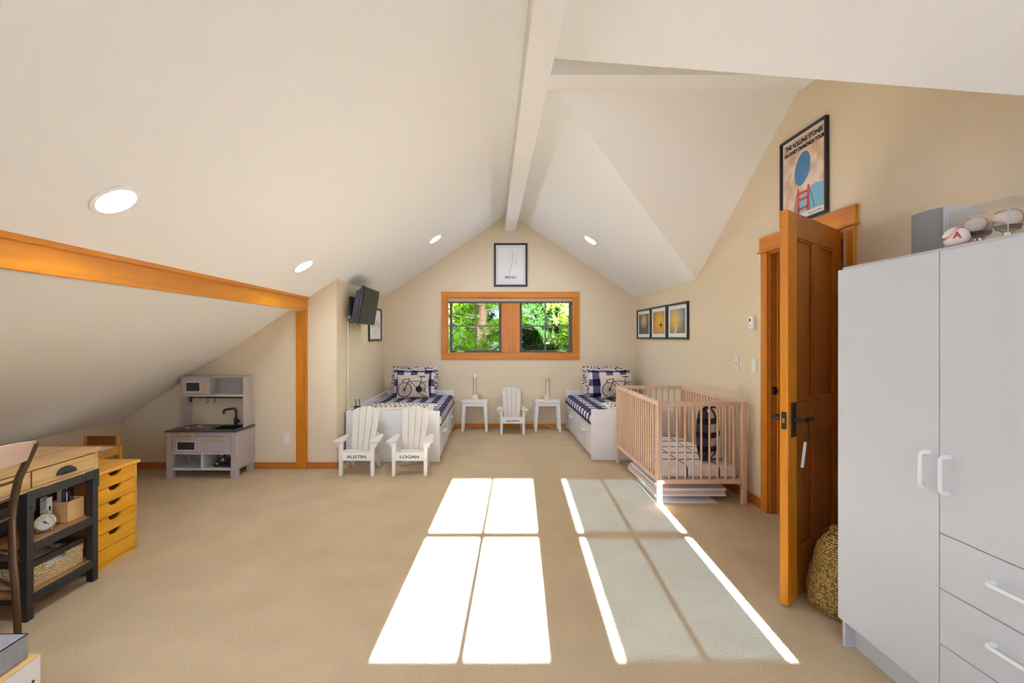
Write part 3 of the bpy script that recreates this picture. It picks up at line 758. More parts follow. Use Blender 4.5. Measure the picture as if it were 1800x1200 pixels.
for i, (p0, p1, yt, yb_, lb) in enumerate(specs):
    Xf = XR-0.02
    ya, yb2 = Xf*F/(p0-CX), Xf*F/(p1-CX)
    zt = H-(yt-CY)*ya/F; zb = H-(yb_-CY)*(ya+yb2)/2/F
    w_, h_ = ya-yb2, zt-zb
    pic = picture('framed_photo', lb, 'picture', on_right((ya+yb2)/2, (zt+zb)/2, XR-0.001), w_, h_, 0.024, 0.024, group='sunset pictures over the crib')
    part('mat_board', flat(-w_/2+0.024, w_/2-0.024, -h_/2+0.024, h_/2-0.024, 0.008), M['paper'], pic)
    ph = part('photo', flat(-w_/2+0.075, w_/2-0.09, -h_/2+0.07, h_/2-0.07, 0.010), mats_[i], pic)
    if i == 1:
        g = MB(); ribbon(g, [(0.0, -0.03), (0.16, -0.028)], 0.008, fl(0.0105)); g.add([(0.07, -0.025, 0.0105), (0.10, -0.025, 0.0105), (0.085, 0.02, 0.0105)], [(0, 1, 2)]); g.add([(0.05, -0.035, 0.0105), (0.12, -0.035, 0.0105), (0.08, -0.07, 0.0105)], [(0, 1, 2)])
        part('boat_shape', g, M['ink'], ph)
    if i == 2:
        g = MB(); ribbon(g, [(-0.11, -0.14), (-0.06, -0.13), (-0.03, -0.09), (-0.02, -0.06), (-0.06, -0.05)], 0.03, fl(0.0105))
        part('shell_shape', g, M['treecloth'], ph)
# print on the television wall
ya, yb2 = 6.45, 7.17
pic = picture('framed_print', 'black-framed print of red and grey lettering half hidden behind the television', 'picture', on_left((ya+yb2)/2, 1.577, XT+0.001), yb2-ya, 0.47, 0.03)
pp = part('paper', flat(-0.33, 0.33, -0.205, 0.205, 0.008), M['paper'], pic)
g = MB()
for i in range(7):
    u = -0.21+i*0.072; v = 0.03-0.006*abs(i-3)**1.6+(-0.02 if i % 2 else 0)
    ribbon(g, [(u, v-0.05), (u, v+0.04), (u+0.035, v+0.04), (u+0.035, v-0.05)], 0.012, fl(0.009))
part('letter_shapes', g, plain('faded_red_ink', (0.42, 0.17, 0.12), 0.9), pp)
g = MB(); ribbon(g, [(0.09*math.cos(a_*math.pi/8)-0.0, -0.07+0.05*math.sin(a_*math.pi/8)) for a_ in range(8, 17)], 0.008, fl(0.009))
part('arc_shape', g, M['print_ink'], pp)
# concert poster over the door (generic art, same lettering)
ya, yb2 = 3.655, 3.152
w_, h_ = ya-yb2, 0.632
pic = picture('framed_poster', 'tall black-framed concert poster in peach and blue above the door', 'poster', on_right((ya+yb2)/2, 2.533, XR-0.001), w_, h_, 0.014, 0.028)
m, n, b = newmat('peach_cloud_print'); tc = N(n, 'ShaderNodeTexCoord'); t = N(n, 'ShaderNodeTexNoise'); t.inputs['Scale'].default_value = 9; t.inputs['Detail'].default_value = 3
n.links.new(tc.outputs['Object'], t.inputs['Vector']); rp = N(n, 'ShaderNodeValToRGB'); rp.color_ramp.elements[0].position = 0.38; rp.color_ramp.elements[1].position = 0.62
rp.color_ramp.elements[0].color = (0.62, 0.38, 0.24, 1); rp.color_ramp.elements[1].color = (0.80, 0.66, 0.52, 1)
n.links.new(t.outputs[0], rp.inputs[0]); n.links.new(rp.outputs[0], b.inputs['Base Color'])
part('paper', flat(-w_/2+0.014, w_/2-0.014, -h_/2+0.014, h_/2-0.014, 0.008), M['paper'], pic)
pp = part('print', flat(-w_/2+0.028, w_/2-0.028, -h_/2+0.055, h_/2-0.028, 0.009), m, pic)
blue = plain('poster_blue', (0.07, 0.22, 0.42), 0.7); pale = plain('poster_pale_blue', (0.22, 0.47, 0.62), 0.7); red = plain('poster_red', (0.60, 0.09, 0.07), 0.7)
part('lettering', xf(text_mb('THE ROLLING STONES', 0.044, 0.90, 0.0003, 0.0022), Matrix.Translation((0, 0.252, 0.0098))), M['ink'], pp)
part('lettering', xf(text_mb('HACKNEY DIAMONDS TOUR', 0.037, 0.88, 0.0003, 0.0020), Matrix.Translation((0, 0.205, 0.0098))), M['ink'], pp)
part('blue_shape', poly2([(-0.01+0.085*math.cos(a_*math.pi/16)+0.02*math.sin(a_*math.pi/16), 0.055+0.115*math.sin(a_*math.pi/16)) for a_ in range(32)], 0.0098), blue, pp)
part('water_shape', poly2([(-0.11, -0.255), (0.21, -0.255), (0.21, -0.10), (0.13, -0.085), (0.02, -0.13), (-0.08, -0.15)], 0.0096), pale, pp)
g = MB()
for x in (-0.055, 0.055): g.add([(x-0.018, -0.255, 0.0102), (x+0.018, -0.255, 0.0102), (x+0.009, -0.075, 0.0102), (x-0.009, -0.075, 0.0102)], [(0, 1, 2, 3)])
for y in (-0.225, -0.16, -0.115): g.add([(-0.05, y-0.01, 0.0102), (0.05, y-0.01, 0.0102), (0.05, y+0.01, 0.0102), (-0.05, y+0.01, 0.0102)], [(0, 1, 2, 3)])
part('bridge_tower', g, red, pp)
for q in ([(-0.06, -0.08), (-0.10, -0.25)], [(0.06, -0.08), (0.12, -0.25)]): part('bridge_cable', ribbon(MB(), q, 0.005, fl(0.0100)), M['ink'], pp)
for x, hw in ((0.075, 0.022), (0.118, 0.012), (0.165, 0.026)): part('small_lettering', MB().box(x-hw, x+hw, -0.280, -0.272, 0.0085, 0.0092), M['print_ink'], pic)

# wall plates
def plate(name, label, cat, T, w_, h_, kind):
    t = root(name, label, cat, mat4=T)
    part('plate', MB().box(-w_/2, w_/2, -h_/2, h_/2, 0, 0.006, 0.002), M['plate'], t)
    if kind == 'outlet':
        for y in (0.024, -0.024):
            r_ = part('receptacle', MB().box(-0.016, 0.016, y-0.015, y+0.015, 0.006, 0.008, 0.0015), M['thermo'], t)
            part('slot', MB().box(-0.008, -0.005, y-0.004, y+0.006, 0.008, 0.0085).box(0.005, 0.008, y-0.004, y+0.006, 0.008, 0.0085), M['black'], r_)
    elif kind == 'rocker':
        part('rocker', MB().box(-0.016, 0.016, -0.033, 0.033, 0.006, 0.010, 0.002), M['thermo'], t)
    elif kind == 'jack':
        part('insert', MB().box(-0.016, 0.016, -0.033, 0.033, 0.006, 0.008, 0.001), M['plate'], t)
        part('jack', MB().cyl((0, 0, 0.008), (0, 0, 0.012), 0.006), M['black'], t)
plate('wall_outlet', 'cream double outlet on the alcove wall beside the wood post', 'outlet', on_back(-2.185, 0.322, YE-0.001), 0.075, 0.118, 'outlet')
plate('wall_jack', 'cream wall plate with one dark jack above the crib', 'wall plate', on_right(4.34, 1.165, XR-0.001), 0.07, 0.115, 'jack')
plate('light_switch', 'cream rocker light switch beside the door casing', 'switch', on_right(4.055, 1.16, XR-0.001), 0.078, 0.122, 'rocker')
th_ = root('thermostat', 'small bright white thermostat on the wall above the rocker switch', 'thermostat', mat4=on_right(4.06, 1.52, XR-0.001))
part('body', MB().box(-0.036, 0.036, -0.055, 0.055, 0, 0.03, 0.005), M['thermo'], th_)
part('display', MB().box(-0.022, 0.0, 0.010, 0.034, 0.030, 0.031), M['dglass'], th_)
part('button', MB().box(-0.018, 0.006, -0.030, -0.018, 0.030, 0.0315), M['spkbody'], th_)

# ------------------------------------------------------------------ television, cord, router
tvT = Matrix.Translation((-1.452, 5.745, 1.757)) @ Matrix.Rotation(R(-90), 4, 'Z') @ Matrix.Rotation(R(0), 4, 'X')
# local frame: x to the viewer's right (+Y), y up, z out of the screen (+X), pitched down
tvT = on_left(5.745, 1.757, -1.452) @ Matrix.Rotation(R(9), 4, 'X')
tv = root('television', 'black flat television on a tilted wall arm above the bed', 'television', mat4=tvT)
a, b = 0.365, 0.215
part('bezel', MB().box(-a, a, -b, b, -0.035, 0.0, 0.008), M['black'], tv)
part('screen', MB().box(-a+0.014, a-0.014, -b+0.018, b-0.014, 0.0, 0.0015), M['screen'], tv)
part('rear_shell', MB().prism([(-b+0.004, -0.034), (b-0.03, -0.034), (b-0.07, -0.085), (-b+0.02, -0.095)], 0, -a+0.012, a-0.012), M['black'], tv)
part('mount_arm', MB().box(-0.10, 0.10, -0.09, 0.09, -0.115, -0.094, 0.004).box(-0.05, 0.05, -0.05, 0.05, -0.17, -0.115, 0.004).tube([(-0.30, -0.16, -0.10), (-0.31, -0.19, -0.14), (-0.28, -0.215, -0.12), (-0.26, -0.21, -0.09)], 0.008, 8), M['black'], tv)
part('wall_bracket', MB().box(XT+0.001, XT+0.028, 5.60, 5.89, 1.63, 1.87, 0.004), M['ironblack'], tv, world=True)
cdd = root('cord_cover', 'thin white cord running down the wall below the television', 'cord', loc=(XT, 5.52, 0.6))
part('cord', MB().tube([(XT+0.035, 5.505, 1.64), (XT+0.014, 5.50, 1.55), (XT+0.012, 5.50, 1.1), (XT+0.012, 5.505, 0.60)], 0.0065, 8), M['cord'], cdd, world=True)
part('plug', MB().box(XT+0.004, XT+0.026, 5.49, 5.52, 0.575, 0.615, 0.003), M['cord'], cdd, world=True)

# ------------------------------------------------------------------ beds
def pillow_fn(w_, h_, t_, side=1, off=0.0):
    def fn(u, v):
        x = w_/2*u*(1-0.07*(1-v*v)*abs(u)); y = h_/2*v*(1-0.07*(1-u*u)*abs(v))
        z = t_/2*max(0.0, (1-u*u)*(1-v*v))**0.42
        return (x, y, side*(z+off))
    return fn
def pillow_mb(w_, h_, t_, n=16):
    g = MB(); f1, f2 = pillow_fn(w_, h_, t_, 1), pillow_fn(w_, h_, t_, -1)
    def grid(f, flip):
        vs = []; fs = []
        for i in range(n+1):
            for k in range(n+1):
                u = math.sin((i/n-0.5)*math.pi); v = math.sin((k/n-0.5)*math.pi); vs.append(f(u, v))
        for i in range(n):
            for k in range(n):
                q = (i*(n+1)+k, (i+1)*(n+1)+k, (i+1)*(n+1)+k+1, i*(n+1)+k+1); fs.append(q[::-1] if flip else q)
        g.add(vs, fs)
    grid(f1, False); grid(f2, True)
    return g
def bike(w_, h_, t_):
    """bicycle print in u,v of the cushion front, drawn as strips on its surface; returns ink mesh"""
    f = pillow_fn(w_, h_, t_, 1, 0.003)
    asp = w_/h_
    def fn(x, y): return f(max(-0.97, min(0.97, x)), max(-0.97, min(0.97, y)))
    g = MB()
    def circ(cx, cy, r, n=28): return [(cx+r*math.cos(2*math.pi*i/n), cy+r*asp*math.sin(2*math.pi*i/n)) for i in range(n)]
    def dense(pts, k=6):
        out = []
        for (a_, b_) in zip(pts, pts[1:]):
            for i in range(k): out.append((a_[0]+(b_[0]-a_[0])*i/k, a_[1]+(b_[1]-a_[1])*i/k))
        return out+[pts[-1]]
    fw, rw, r = (-0.50, -0.32), (0.80, -0.30), 0.44
    for c in (fw, rw):
        n = 40; cs = [p for p in circ(c[0], c[1], r, n)]
        for i in range(n):
            p, q = cs[i], cs[(i+1) % n]
            if max(p[0], q[0]) < 0.96 and min(p[0], q[0]) > -0.97: ribbon(g, [p, q], 0.055, fn)
        for i in range(16):
            a_ = 2*math.pi*i/16; e = (c[0]+r*math.cos(a_), c[1]+r*asp*math.sin(a_))
            if abs(e[0]) < 0.95: ribbon(g, dense([c, e], 4), 0.018, fn)
    head_, bb, seat = (-0.22, 0.42), (0.40, -0.32), (0.58, 0.72)
    ribbon(g, dense([fw, (-0.26, 0.30), (-0.17, 0.62)]), 0.05, fn)
    ribbon(g, dense([(-0.20, 0.38), (0.52, 0.36)]), 0.045, fn)
    ribbon(g, dense([head_, bb]), 0.045, fn); ribbon(g, dense([bb, seat]), 0.045, fn)
    ribbon(g, dense([(0.52, 0.36), (0.92, -0.12)]), 0.03, fn); ribbon(g, dense([bb, (0.95, -0.62)]), 0.03, fn)
    ribbon(g, dense([(0.38, 0.80), (0.78, 0.76)]), 0.10, fn)
    ribbon(g, dense([(-0.17, 0.60), (-0.42, 0.58), (-0.60, 0.52), (-0.64, 0.34), (-0.52, 0.28)]), 0.055, fn)
    for rr in (0.17, 0.12, 0.07):
        cs = circ(bb[0], bb[1], rr, 18); ribbon(g, cs, 0.07, fn, True)
    ribbon(g, dense([bb, (0.30, -0.72)]), 0.03, fn)
    return g
def trees(w_, h_, t_, rnd, rows=3, cols=12):
    f = pillow_fn(w_, h_, t_, 1, 0.003); g = MB()
    for r_ in range(rows):
        for c in range(cols):
            u = -0.88+1.76*(c+0.5*(r_ % 2)+rnd.uniform(-0.15, 0.15))/cols; v = -0.62+1.24*r_/(rows-1)
            su, sv = 0.045*rnd.uniform(0.8, 1.25), 0.26*rnd.uniform(0.7, 1.2)
            for k in range(3):
                z0 = v-sv*0.5+sv*0.30*k; w3 = su*(1-0.25*k)
                g.add([f(u-w3, z0), f(u+w3, z0), f(u, z0+sv*0.42)], [(0, 1, 2)])
    return g
def bed(label, sgn, xw, y0, y1, ging, names):
    """daybed along a wall: xw is the wall-side x, sgn the direction into the room"""
    L = y1-y0; Wd = 1.05; Z = 0.57
    bd = root('daybed', label, 'bed', loc=(xw+sgn*Wd/2, (y0+y1)/2, 0), group='daybeds')
    X = lambda d: xw+sgn*d
    def bx(n_, d0, d1, ya_, yb_, z0, z1, c=0.003, mt='bedgrey', par=None): return part(n_, MB().box(X(d0), X(d1), ya_, yb_, z0, z1, c), M[mt], par or bd, world=True)
    bx('back_panel', 0.0, 0.03, y0+0.035, y1-0.035, 0.0, Z)
    ft = bx('foot_panel', 0.0, Wd, y0, y0+0.035, 0.0, Z, 0.004, 'white')
    bx('groove', 0.012, Wd-0.02, y0-0.0006, y0+0.001, 0.375, 0.379, 0, 'bedgrey', ft)
    bx('groove', 0.012, Wd-0.02, y0-0.0006, y0+0.001, 0.185, 0.188, 0, 'bedgrey', ft)
    bx('head_panel', 0.0, Wd, y1-0.035, y1, 0.0, Z+0.008, 0.004, 'white')
    bx('slat_base', 0.03, Wd-0.04, y0+0.035, y1-0.035, 0.33, 0.36)
    bx('front_rail', Wd-0.04, Wd-0.012, y0+0.035, y1-0.035, 0.345, 0.385)
    bx('plinth', Wd-0.07, Wd-0.045, y0+0.035, y1-0.035, 0.0, 0.05)
    ym = (y0+y1)/2
    bx('divider', Wd-0.04, Wd-0.004, ym-0.012, ym+0.012, 0.02, 0.345, 0.002, 'white')
    for ya_, yb_ in ((y0+0.039, ym-0.015), (ym+0.015, y1-0.039)):
        d = bx('drawer', Wd-0.03, Wd-0.010, ya_, yb_, 0.03, 0.342, 0.002)
        yc = (ya_+yb_)/2; zc = 0.262
        hd = part('handle', bow((X(Wd-0.010), yc-0.065, zc), (X(Wd-0.010), yc+0.065, zc), (sgn, 0, 0), 0.009, 0.034), M['white'], d, smooth=True, world=True)
    # mattress with checked cover: rounded slab
    ms = root('mattress', names[0], 'mattress', loc=(X(Wd/2), (y0+y1)/2, 0.36), group='checked mattresses')
    g = MB(); m0, m1 = 0.035, Wd+0.012; zt = 0.525; r_ = 0.06
    prof = [(m0, 0.3605), (m0, zt-0.02), (m0+0.03, zt)]
    for i in range(9):
        a_ = math.pi/2*i/8; prof.append((m1-r_+r_*math.sin(a_), zt-r_+r_*math.cos(a_)))
    prof += [(m1+0.004, 0.43), (m1, 0.398), (m1-0.03, 0.388), (m1-0.05, 0.3605)]
    ny = 24; vs = []; fs = []; k = len(prof)
    for i in range(ny+1):
        yy = y0+0.040+(L-0.080)*i/ny; e = min(1.0, min(i, ny-i)/2+0.55)
        for (d_, z_) in prof: vs.append((X(d_), yy, z_ if z_ < 0.41 else z_-(1-e)*0.05+0.004*math.sin(yy*9+d_*7)))
    for i in range(ny):
        for j in range(k): fs.append((i*k+j, i*k+(j+1) % k, (i+1)*k+(j+1) % k, (i+1)*k+j))
    fs += [tuple(range(k)), tuple(range((ny+1)*k-1, ny*k-1, -1))]
    g.add(vs, fs); part('checked_cover', g, M[ging], ms, smooth=True, world=True)
    # cushions at the head, leaning on the head panel
    lean = R(16)
    def stand(xc, yb_, zb, h_, ln=lean, roll=0.0, yaw=0.0):
        T = frame4(xc, yb_+math.sin(ln)*h_/2, zb+math.cos(ln)*h_/2, (1, 0, 0), (0, math.sin(ln), math.cos(ln)), (0, -math.cos(ln), math.sin(ln)))
        return T @ Matrix.Rotation(yaw, 4, 'Y') @ Matrix.Rotation(roll, 4, 'Z')
    xc = X(0.49); zb = zt+0.012
    p1 = root('ruffled_pillow', names[1], 'pillow', mat4=stand(xc, y1-0.30, zb, 0.445), group='ruffled pillows')
    pl = part('cover', pillow_mb(0.62, 0.36, 0.12), M['ruffle'], p1, smooth=True)
    g = MB(); pts = []
    per = [(-1, -1), (1, -1), (1, 1), (-1, 1)]
    nf = 150; vs = []; fs = []
    for i in range(nf):
        s_ = 4*i/nf; e = int(s_); q = s_-e; a_, b_ = per[e], per[(e+1) % 4]
        u, v = a_[0]+(b_[0]-a_[0])*q, a_[1]+(b_[1]-a_[1])*q
        ix, iy = 0.29*u, 0.165*v; ox, oy = 0.345*u, 0.218*v
        zz = 0.012*math.sin(i*1.7)
        vs += [(ix, iy, 0.0), (ox, oy, zz)]
    for i in range(nf): fs.append((2*i, 2*i+1, (2*i+3) % (2*nf), (2*i+2) % (2*nf)))
    vs2 = [(x, y, z-0.004) for x, y, z in vs]
    g.add(vs, fs); g.add(vs2, [f_[::-1] for f_ in fs])
    part('ruffle', g, M['ruffle'], p1)
    p2 = root('checked_pillow', names[2], 'pillow', mat4=stand(xc+0.012, y1-0.445, zb-0.004, 0.40), group='checked pillows')
    part('cover', pillow_mb(0.62, 0.40, 0.13), M['gingP'], p2, smooth=True)
    p3 = root('bicycle_cushion', names[3], 'cushion', mat4=stand(xc+0.02+(0.06 if sgn < 0 else 0), y1-0.575, zb-0.006, 0.345, roll=R(2)), group='bicycle cushions')
    cc = part('cover', pillow_mb(0.47, 0.345, 0.12), M['pillowtan'], p3, smooth=True)
    part('bicycle_print', bike(0.47, 0.345, 0.12), M['ink'], cc)
    # flat tree-print pillow behind the foot panel
    xt = X(0.56 if sgn > 0 else 0.5)
    Tt = frame4(xt, y0+0.27, zt+0.050, (1, 0, 0), (0, math.cos(R(2)), math.sin(R(2))), (0, -math.sin(R(2)), math.cos(R(2))))
    p4 = root('tree_print_pillow', names[4], 'pillow', mat4=Tt, group='tree print pillows')
    c4 = part('cover', pillow_mb(0.84 if sgn > 0 else 0.70, 0.42, 0.085), M['treecloth'], p4, smooth=True)
    part('tree_print', trees(0.84 if sgn > 0 else 0.70, 0.42, 0.085, random.Random(5), 4, 13), M['ink'], c4)
    return bd
bed('white daybed with drawers beneath the wall-mounted television', 1, XT+0.018, 5.41, YB-0.018, 'gingL',
    ['navy checked mattress on the bed beneath the television', 'black-spotted ruffled pillow on the bed beneath the television', 'navy checked pillow on the bed beneath the television',
     'tan bicycle cushion on the bed beneath the television', 'cream pillow with black trees at the foot of the bed beneath the television'])
bed('white daybed with drawers behind the wooden crib', -1, XR-0.018, 5.50, YB-0.018, 'gingR',
    ['navy checked mattress on the bed behind the crib', 'black-spotted ruffled pillow on the bed behind the crib', 'navy checked pillow on the bed behind the crib',
     'tan bicycle cushion on the bed behind the crib', 'cream pillow with black trees at the foot of the bed behind the crib'])
rt = root('router', 'small black router with two antennas in the corner of the bed under the television', 'router', loc=(-1.545, 5.545, 0.535))
part('box', MB().box(-0.04, 0.04, -0.035, 0.035, 0, 0.075, 0.006, T=Matrix.Rotation(R(20), 4, 'Z')), M['black'], rt)
for dx_ in (-0.02, 0.02): part('antenna', MB().tube([(dx_, 0.03, 0.06), (dx_-0.01, 0.03, 0.15)], 0.005, 8), M['black'], rt)

# ------------------------------------------------------------------ child garden chairs
def garden_chair(label, loc, word):
    t = root('garden_chair', label, 'chair', loc=loc, group='child garden chairs')
    lw = 0.033
    for s in (-1, 1):
        x0, x1 = (s*0.176, s*(0.176-lw))
        part('leg', MB().box(x0, x1, 0.0, 0.05, 0.0, 0.335, 0.003), M['creamedge'], t)
        # side stringer that slopes down to the floor as rear leg
        part('side_rail', MB().prism([(0.05, 0.225), (0.05, 0.165), (0.26, 0.075), (0.36, 0.0), (0.42, 0.0), (0.405, 0.07), (0.33, 0.155)], 0, s*0.150, s*0.128), M['cream'], t)
        part('armrest', MB().prism([(s*0.138, -0.025), (s*0.228, -0.025), (s*0.232, 0.05), (s*0.215, 0.22), (s*0.20, 0.36), (s*0.155, 0.36), (s*0.135, 0.12)], 2, 0.336, 0.355), M['cream'], t)
        part('arm_bracket', MB().prism([(s*0.177, 0.335), (s*0.212, 0.335), (s*0.205, 0.305), (s*0.182, 0.275), (s*0.177, 0.275)], 1, 0.010, 0.032), M['creamedge'], t)
    ap = part('apron', MB().box(-0.143, 0.143, 0.008, 0.026, 0.155, 0.238, 0.002), M['creamedge'], t)
    L_ = text_mb(word, 0.043, 1.32, 0.0006, 0.0006)
    part('lettering', xf(L_, frame4(0, 0.0074, 0.192, (1, 0, 0), (0, 0, 1), (0, -1, 0))), M['ink'], ap)
    for i in range(4):
        y = 0.03+i*0.058; z = 0.236-0.024*i
        part('seat_slat', MB().box(-0.145, 0.145, y, y+0.05, z, z+0.014, 0.002, T=None), M['cream'], t)
    # back: four fanned slats with an arched top, leaning back
    bz0, bz1 = 0.16, 0.645; by0, by1 = 0.235, 0.425
    D = Vector((0, by1-by0, bz1-bz0)); Ln = D.length; D.normalize(); Nn = Vector((0, -D.z, D.y))
    wb, wt = 0.225, 0.305
    for i in range(4):
        g = MB(); pts = []
        def edge(u, v):   # u across -1..1, v along 0..1
            wid = (wb+(wt-wb)*v)/2
            return (u*wid, v)
        u0, u1 = -1+i*0.5+0.018, -1+(i+1)*0.5-0.018
        top = lambda u: 1.0-0.095*u*u
        P2 = [edge(u0, 0), edge(u1, 0), edge(u1, top(u1)), edge((u0+u1)/2, top((u0+u1)/2)), edge(u0, top(u0))]
        vs = [Vector((x, by0, bz0))+D*(v*Ln)+Nn*0.007 for x, v in P2]+[Vector((x, by0, bz0))+D*(v*Ln)-Nn*0.007 for x, v in P2]
        k = 5; g.add(vs, [tuple(range(k)), tuple(range(2*k-1, k-1, -1))]+[(a_, a_+k, (a_+1) % k+k, (a_+1) % k) for a_ in range(k)])
        part('back_slat', g, M['cream'], t)
    for v, wv in ((0.42, 0.30), (0.80, 0.25)):
        c = Vector((0, by0, bz0))+D*(v*Ln)-Nn*0.018
        part('back_rail', MB().box(-wv/2, wv/2, c.y-0.009, c.y+0.009, c.z-0.02, c.z+0.02, 0.002), M['cream'], t)
    return t
sc_ = 1.0
q = PW(626, 0, 4.857); garden_chair('white child garden chair with a six-letter name, nearer the wall corner', (q.x, 4.857, 0), 'AUSTIN')
q = PW(719.5, 0, 4.857); garden_chair('white child garden chair with a five-letter name, at the open corner of the bed foot', (q.x, 4.857, 0), 'LOGAN')
q = PW(901, 0, 6.94); garden_chair('white child garden chair between the two small side tables under the window', (q.x, 6.94, 0), 'QUINN')

# ------------------------------------------------------------------ side tables and lamps
def side_table(label, x0, x1, yf):
    Z = 0.452; xc = (x0+x1)/2; Wd = x1-x0; D_ = 0.26
    t = root('side_table', label, 'table', loc=(xc, yf+D_/2, 0), group='side tables')
    hw = Wd/2
    part('tabletop', MB().box(-hw, hw, -D_/2-0.012, D_/2, Z-0.018, Z, 0.003), M['white'], t)
    for y in (-D_/2, D_/2-0.022):
        part('apron', MB().box(-hw+0.05, hw-0.05, y+0.003, y+0.019, Z-0.078, Z-0.018), M['white'], t)
    for s in (-1, 1):
        part('side_apron', MB().box(s*(hw-0.03), s*(hw-0.012), -D_/2+0.04, D_/2-0.04, Z-0.078, Z-0.018), M['white'], t)
        for y0, y1, yo in ((-D_/2, -D_/2+0.045, -0.012), (D_/2-0.045, D_/2, 0.0)):
            g = MB(); xo, xi = s*(hw-0.008), s*(hw-0.062); bo, bi = s*(hw+0.006), s*(hw-0.028)
            vs = [(xo, y0, Z-0.018), (xi, y0, Z-0.018), (xi, y1, Z-0.018), (xo, y1, Z-0.018), (bo, y0+yo, 0), (bi, y0+yo, 0), (bi, y0+yo+0.03, 0), (bo, y0+yo+0.03, 0)]
            g.add(vs, [(0, 1, 2, 3), (4, 7, 6, 5), (0, 4, 5, 1), (1, 5, 6, 2), (2, 6, 7, 3), (3, 7, 4, 0)])
            part('leg', g, M['white'], t)
    return t
xa, xb = PW(811.5, 0, 7.12).x, PW(856.5, 0, 7.12).x
side_table('white side table next to the bed beneath the television', xa, xb, 7.135)
xc_, xd_ = PW(940.5, 0, 7.15).x, PW(985.5, 0, 7.15).x
side_table('white side table next to the bed behind the crib', xc_, xd_, 7.155)
def table_lamp(label, x, y, mt, hgt, mid):
    Z = 0.452
    t = root('table_lamp', label, 'lamp', loc=(x, y, Z), group='shadeless table lamps')
    part('base', MB().lathe([(0.048, 0.0), (0.052, 0.015), (0.046, 0.045), (0.030, 0.075), (0.024, 0.085), (0.0, 0.086)], 24), mt, t, smooth=True)
    part('column', MB().lathe([(0.013, 0.084), (0.013, hgt-0.06), (0.0, hgt-0.06)], 16), M['lampwhite'], t, smooth=True)
    for s in (-1, 1): part('rod', MB().cyl((s*0.024, 0, 0.07), (s*0.024, 0, hgt-0.045), 0.0038, n=8), M['brass'], t)
    part('head', MB().lathe([(0.0, hgt-0.066), (0.030, hgt-0.062), (0.034, hgt-0.045), (0.032, hgt-0.022), (0.022, hgt-0.004), (0.0, hgt)], 24), mt, t, smooth=True)
    if mid: part('switch_knob', MB().lathe([(0.0, 0.19), (0.020, 0.195), (0.020, 0.215), (0.0, 0.22)], 16), mt, t, smooth=True)
    return t
l1 = table_lamp('ivory shadeless lamp with a middle knob on the table by the television bed', PW(835, 0, 7.24).x, 7.24, M['lampwhite'], 0.395, True)
part('cord', MB().tube([(-0.03, 0.10, 0.01), (-0.07, 0.175, 0.0), (-0.075, 0.178, -0.25), (-0.07, 0.16, -0.40), (-0.13, 0.10, -0.446), (-0.24, 0.05, -0.447)], 0.004, 8), M['cord'], l1)
l2 = table_lamp('cream shadeless lamp without a middle knob on the table by the crib', PW(962.5, 0, 7.25).x, 7.25, M['lampcream'], 0.375, False)
part('cord', MB().tube([(-0.02, 0.10, 0.01), (-0.03, 0.172, 0.0), (-0.035, 0.172, -0.28), (0.0, 0.15, -0.39), (0.08, 0.10, -0.43), (0.15, 0.03, -0.447), (0.23, 0.06, -0.42)], 0.004, 8), M['cord'], l2)

# ------------------------------------------------------------------ crib
kx0, kx1, ky0, ky1, kz = 1.380, 2.126, 4.030, 5.390, 0.862
cb = root('crib', 'pale beech baby crib with round bars beside the door', 'crib', loc=((kx0+kx1)/2, (ky0+ky1)/2, 0))
pt = 0.040
for x0 in (kx0, kx1-pt):
    for y0 in (ky0, ky1-pt): part('leg', MB().box(x0, x0+pt, y0, y0+pt, 0, kz, 0.004), M['beech'], cb, world=True)
for y0 in (ky0+0.005, ky1-pt+0.005):
    part('rail', MB().box(kx0+pt, kx1-pt, y0, y0+0.030, kz-0.040, kz-0.002, 0.004), M['beech'], cb, world=True)
    part('rail', MB().box(kx0+pt, kx1-pt, y0, y0+0.030, 0.172, 0.210, 0.004), M['beech'], cb, world=True)
for x0 in (kx0+0.008, kx1-pt+0.008):
    part('rail', MB().box(x0, x0+0.024, ky0+pt, ky1-pt, kz-0.040, kz-0.002, 0.004), M['beech'], cb, world=True)
    part('rail', MB().box(x0, x0+0.024, ky0+pt, ky1-pt, 0.172, 0.210, 0.004), M['beech'], cb, world=True)
barm = MB().cyl((0, 0, 0.205), (0, 0, kz-0.036), 0.0088, n=10).mesh('bar', M['beech'], True)
cxm, cym = (kx0+kx1)/2, (ky0+ky1)/2
for i in range(9):
    x = kx0+pt+(kx1-kx0-2*pt)*(i+0.92)/9.84
    for y in (ky0+0.020, ky1-pt+0.020): link('bar', barm, cb, (x-cxm, y-cym, 0))
for i in range(19):
    y = ky0+pt+(ky1-ky0-2*pt)*(i+0.95)/19.9
    for x in (kx0+0.020, kx1-pt+0.020): link('bar', barm, cb, (x-cxm, y-cym, 0))
part('mattress_base', MB().box(kx0+0.035, kx1-0.035, ky0+0.038, ky1-0.038, 0.182, 0.199), M['beech'], cb, world=True)
m, n, b = newmat('windowpane_sheet')
tc = N(n, 'ShaderNodeTexCoord'); sp_ = N(n, 'ShaderNodeSeparateXYZ'); n.links.new(tc.outputs['Object'], sp_.inputs[0])
def line(v, p, wdt, ph=0.0): return math_(n, 'LESS_THAN', math_(n, 'FRACT', math_(n, 'ADD', math_(n, 'DIVIDE', v, p), 20.0+ph)), wdt)
yz = math_(n, 'SUBTRACT', sp_.outputs[1], sp_.outputs[2])
l_ = math_(n, 'MAXIMUM', line(sp_.outputs[0], 0.27, 0.045, 0.42), line(sp_.outputs[1], 0.25, 0.13, 0.70))
top_ = math_(n, 'MAXIMUM', l_, 0.0)
